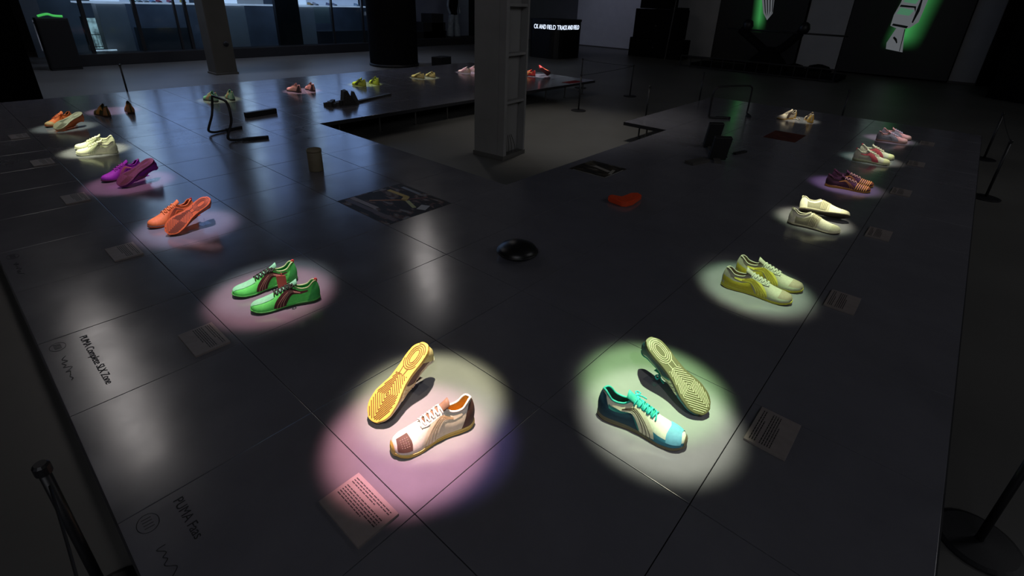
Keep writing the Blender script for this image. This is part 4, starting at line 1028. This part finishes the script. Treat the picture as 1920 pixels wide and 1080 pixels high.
photo_print([(-1.70, 3.17), (-1.31, 3.17), (-1.31, 3.56), (-1.70, 3.56)], [(.012, .011, .01), (.03, .026, .02), (.05, .04, .025), (.09, .08, .06), (.14, .13, .12)], 'small dark photo print with pale strokes near the platform notch', 6,
   [('pale_streak', (.28, .26, .22), band((-1.58, 3.42), (-1.38, 3.36), .045)), ('pale_tip', (.3, .29, .25), band((-1.38, 3.44), (-1.34, 3.30), .03)), ('white_edge', (.28, .28, .27), band((-1.66, 3.178), (-1.31, 3.178), .012)), ('white_side', (.28, .28, .27), band((-1.317, 3.17), (-1.317, 3.5), .012))])
photo_print([(-.82, 5.98), (-.46, 5.98), (-.46, 6.5), (-.82, 6.5)], [(.05, .012, .01), (.09, .02, .016), (.08, .018, .014), (.10, .03, .02), (.12, .04, .03)], 'dull red photo print below the gold and white running shoes', 7)
photo_print([(-5.05, 7.6), (-4.84, 7.6), (-4.84, 8.05), (-5.05, 8.05)], [(.22, .01, .015), (.26, .015, .02), (.24, .012, .016), (.2, .01, .01), (.28, .02, .02)], 'bright red photo print near the end of the far arm', 8)
e = photo_print([(-5.22, 5.45), (-5.12, 5.45), (-5.10, 6.0), (-5.20, 6.0)], [(.3, .3, .3), (.35, .35, .34), (.32, .32, .32), (.3, .3, .3), (.4, .4, .4)], 'narrow pale strip lying near the gap edge left of the pillar', 9)

# ------------------------------------------------------------------ sports gear on the platform
# tube hurdle on the left arm
h = empty('tube_hurdle', 'low black bent tube hurdle with two flat feet on the left arm', 'hurdle')
x0, x1, y0, H = -5.06, -4.62, 1.37, .40
bm = bmesh.new()
pth = [(x0-.04, y0+.17, .014), (x0-.02, y0+.06, .014), (x0, y0-.035, .016), (x0-.01, y0-.085, .035), (x0+.0, y0-.08, .08), (x0+.01, y0-.03, .2), (x0+.01, y0, H-.07), (x0+.03, y0, H-.02), (x0+.08, y0, H), (x1-.1, y0, H), (x1-.03, y0, H-.02), (x1, y0, H-.08), (x1+.01, y0-.01, .2), (x1+.0, y0-.06, .08), (x1, y0-.065, .035), (x1+.01, y0-.02, .016), (x1+.04, y0+.07, .014), (x1+.08, y0+.18, .014)]
tube(bm, smooth_path(pth, 5), .0125, 8); link('frame', finish(bm, 'frame', True), M_black, h)
link('foot', boxmesh(-.02, .02, -.01, .17, 0, .03, .004), M_rubber, h, (x0-.025, y0+.10, .0005), (0, 0, .2))
link('foot', boxmesh(-.02, .02, -.01, .24, 0, .03, .004), M_rubber, h, (x1+.04, y0+.06, .0005), (0, 0, -.32))
o = link('black_bar', boxmesh(-.03, .03, -.2, .2, 0, .06, .004), M_black, None, (-5.66, 2.10, .0005), (0, 0, .12)); tag(o, 'short black rectangular bar lying right of the tube hurdle', 'bar')
# right hurdle
h = empty('tube_hurdle', 'low black tube hurdle behind the starting block on the right arm', 'hurdle')
pts = smooth_path([(-1.5, 6.72, .014), (-1.62, 6.62, .014), (-1.70, 6.55, .02), (-1.72, 6.54, .06), (-1.72, 6.54, .33), (-1.70, 6.58, .41), (-1.66, 6.66, .43), (-1.50, 7.20, .41), (-1.46, 7.28, .39), (-1.45, 7.30, .33), (-1.45, 7.30, .06), (-1.44, 7.27, .02), (-1.40, 7.20, .014), (-1.33, 7.06, .014)], 5)
bm = bmesh.new(); tube(bm, pts, .0125, 8); link('frame', finish(bm, 'frame', True), M_black, h)
link('foot', boxmesh(-.015, .015, -.1, .1, 0, .03, .003), M_rubber, h, (-1.37, 7.14, .0005), (0, 0, .5)); link('foot', boxmesh(-.015, .015, -.1, .1, 0, .03, .003), M_rubber, h, (-1.57, 6.68, .0005), (0, 0, -.9))
# starting block right: rail with two sloped pedals
def sloped(bm, cx, cy, w_, h_, lean, th, az):
    m = Matrix.Translation((cx, cy, 0)) @ Matrix.Rotation(az, 4, 'Z') @ Matrix.Rotation(lean, 4, 'Y')
    bx(bm, -th/2, th/2, -w_/2, w_/2, .01, h_, m)
sb = empty('starting_block', 'black starting block with two upright pedals on the right arm', 'starting block')
bm = bmesh.new(); bx(bm, -.42, .42, -.035, .035, .0005, .022, Matrix.Translation((-.97, 4.78, 0)) @ Matrix.Rotation(math.radians(118), 4, 'Z')); link('rail', finish(bm, 'rail'), M_grey, sb)
for nm, cx, cy, w_, hh in (('pedal', -1.08, 4.97, .15, .30), ('pedal', -.84, 4.55, .17, .26)):
    bm = bmesh.new(); sloped(bm, cx, cy, w_, hh, math.radians(16), .05, math.radians(-50)); bmesh.ops.bevel(bm, geom=list(bm.edges), offset=.004, segments=1, affect='EDGES'); link(nm, finish(bm, nm), M_rubber, sb)
    bm = bmesh.new(); tube(bm, [(cx, cy, hh*.6), (cx+.07, cy+.09, .02)], .009, 6); link('strut', finish(bm, 'strut'), M_black, sb)
bm = bmesh.new(); bx(bm, -.13, .13, -.05, .05, .0005, .03, Matrix.Translation((-.93, 4.28, 0)) @ Matrix.Rotation(math.radians(75), 4, 'Z')); link('front_foot', finish(bm, 'ff'), M_grey, sb)
bm = bmesh.new(); bx(bm, -.1, .1, -.018, .018, .0005, .02, Matrix.Translation((-.75, 4.98, 0)) @ Matrix.Rotation(math.radians(75), 4, 'Z')); link('side_foot', finish(bm, 'sf'), M_rubber, sb)
# starting block far left: grey, pedal and long rail
sb = empty('starting_block', 'worn grey starting block with a long rail on the far arm', 'starting block')
bm = bmesh.new(); bx(bm, 0, .85, -.03, .03, .0005, .03, Matrix.Translation((-5.62, 3.38, 0)) @ Matrix.Rotation(math.atan2(.9, -.27), 4, 'Z')); link('rail', finish(bm, 'rail'), M_grey, sb)
M_brn = mat('worn_brown_rubber', (.05, .042, .038), .7, noise=.3, nscale=40)
bm = bmesh.new(); prism(bm, [(-.10, 0), (.09, 0), (.05, .06), (-.02, .20), (-.07, .19)], -.07, .07)
o = link('pedal', finish(bm, 'pedal'), M_brn, sb, (-5.60, 3.30, .001), (PI/2, 0, math.radians(75)))
bm = bmesh.new(); prism(bm, [(-.06, 0), (.08, 0), (.02, .16), (-.02, .17)], -.03, .03)
o = link('pedal', finish(bm, 'pedal2'), M_grey, sb, (-5.63, 3.40, .001), (PI/2, 0, math.radians(60)))
bm = bmesh.new()
for a in range(3):
    for b_ in range(4):
        m_ = Matrix.Translation((-5.72+a*.06, 3.02+b_*.055, 0)) @ Matrix.Rotation(.3*a+b_, 4, 'Z'); bx(bm, -.025, .025, -.022, .022, .0005, .04+.015*((a+b_) % 3), m_)
link('toothed_foot', finish(bm, 'tf'), M_grey, sb)
# can, discus, orange pad
e = empty('open_can', 'dull beige open can standing on the left arm', 'can', (-3.20, 1.47, .0005))
bm = bmesh.new(); lathe(bm, [(0, 0), (.058, 0), (.06, .004), (.06, .186), (.056, .19), (.052, .186), (.05, .02), (0, .018)], 28); link('body', finish(bm, 'body', True), mat('beige_card', (.20, .17, .11), .7, noise=.1, nscale=20), e)
bm = bmesh.new(); lathe(bm, [(.0600, .168), (.0625, .168), (.0625, .190), (.0560, .1915)], 28); link('rim', finish(bm, 'rim', True), mat('beige_rim', (.24, .20, .13), .6), e)
e = empty('discus', 'black glossy domed disc lying alone on the front platform', 'discus', (-.885, 1.49, .0005))
bm = bmesh.new(); lathe(bm, [(0, 0), (.04, 0), (.10, .012), (.124, .03), (.124, .04), (.105, .064), (.05, .092), (0, .10)], 36); o = link('body', finish(bm, 'body', True), M_blackgloss, e)
bm = bmesh.new(); lathe(bm, [(.1235, .031), (.1265, .033), (.1265, .038), (.1235, .040)], 36); link('rim', finish(bm, 'rim', True), M_black, e)
e = empty('orange_pad', 'small orange red bent block lying left of the right arm shoes', 'foam block')
bm = bmesh.new()
A = [(-1.003, 2.720), (-.978, 2.686), (-.852, 2.668), (-.818, 2.690), (-.800, 2.760), (-.818, 2.925), (-.868, 2.950), (-.905, 2.905), (-.905, 2.765), (-.990, 2.760)]
prism(bm, A, .001, .042); bmesh.ops.bevel(bm, geom=[ed for ed in bm.edges], offset=.007, segments=2, affect='EDGES'); link('body', finish(bm, 'body'), mat('orange_red_foam', (.75, .07, .015), .6, noise=.06, nscale=30), e)
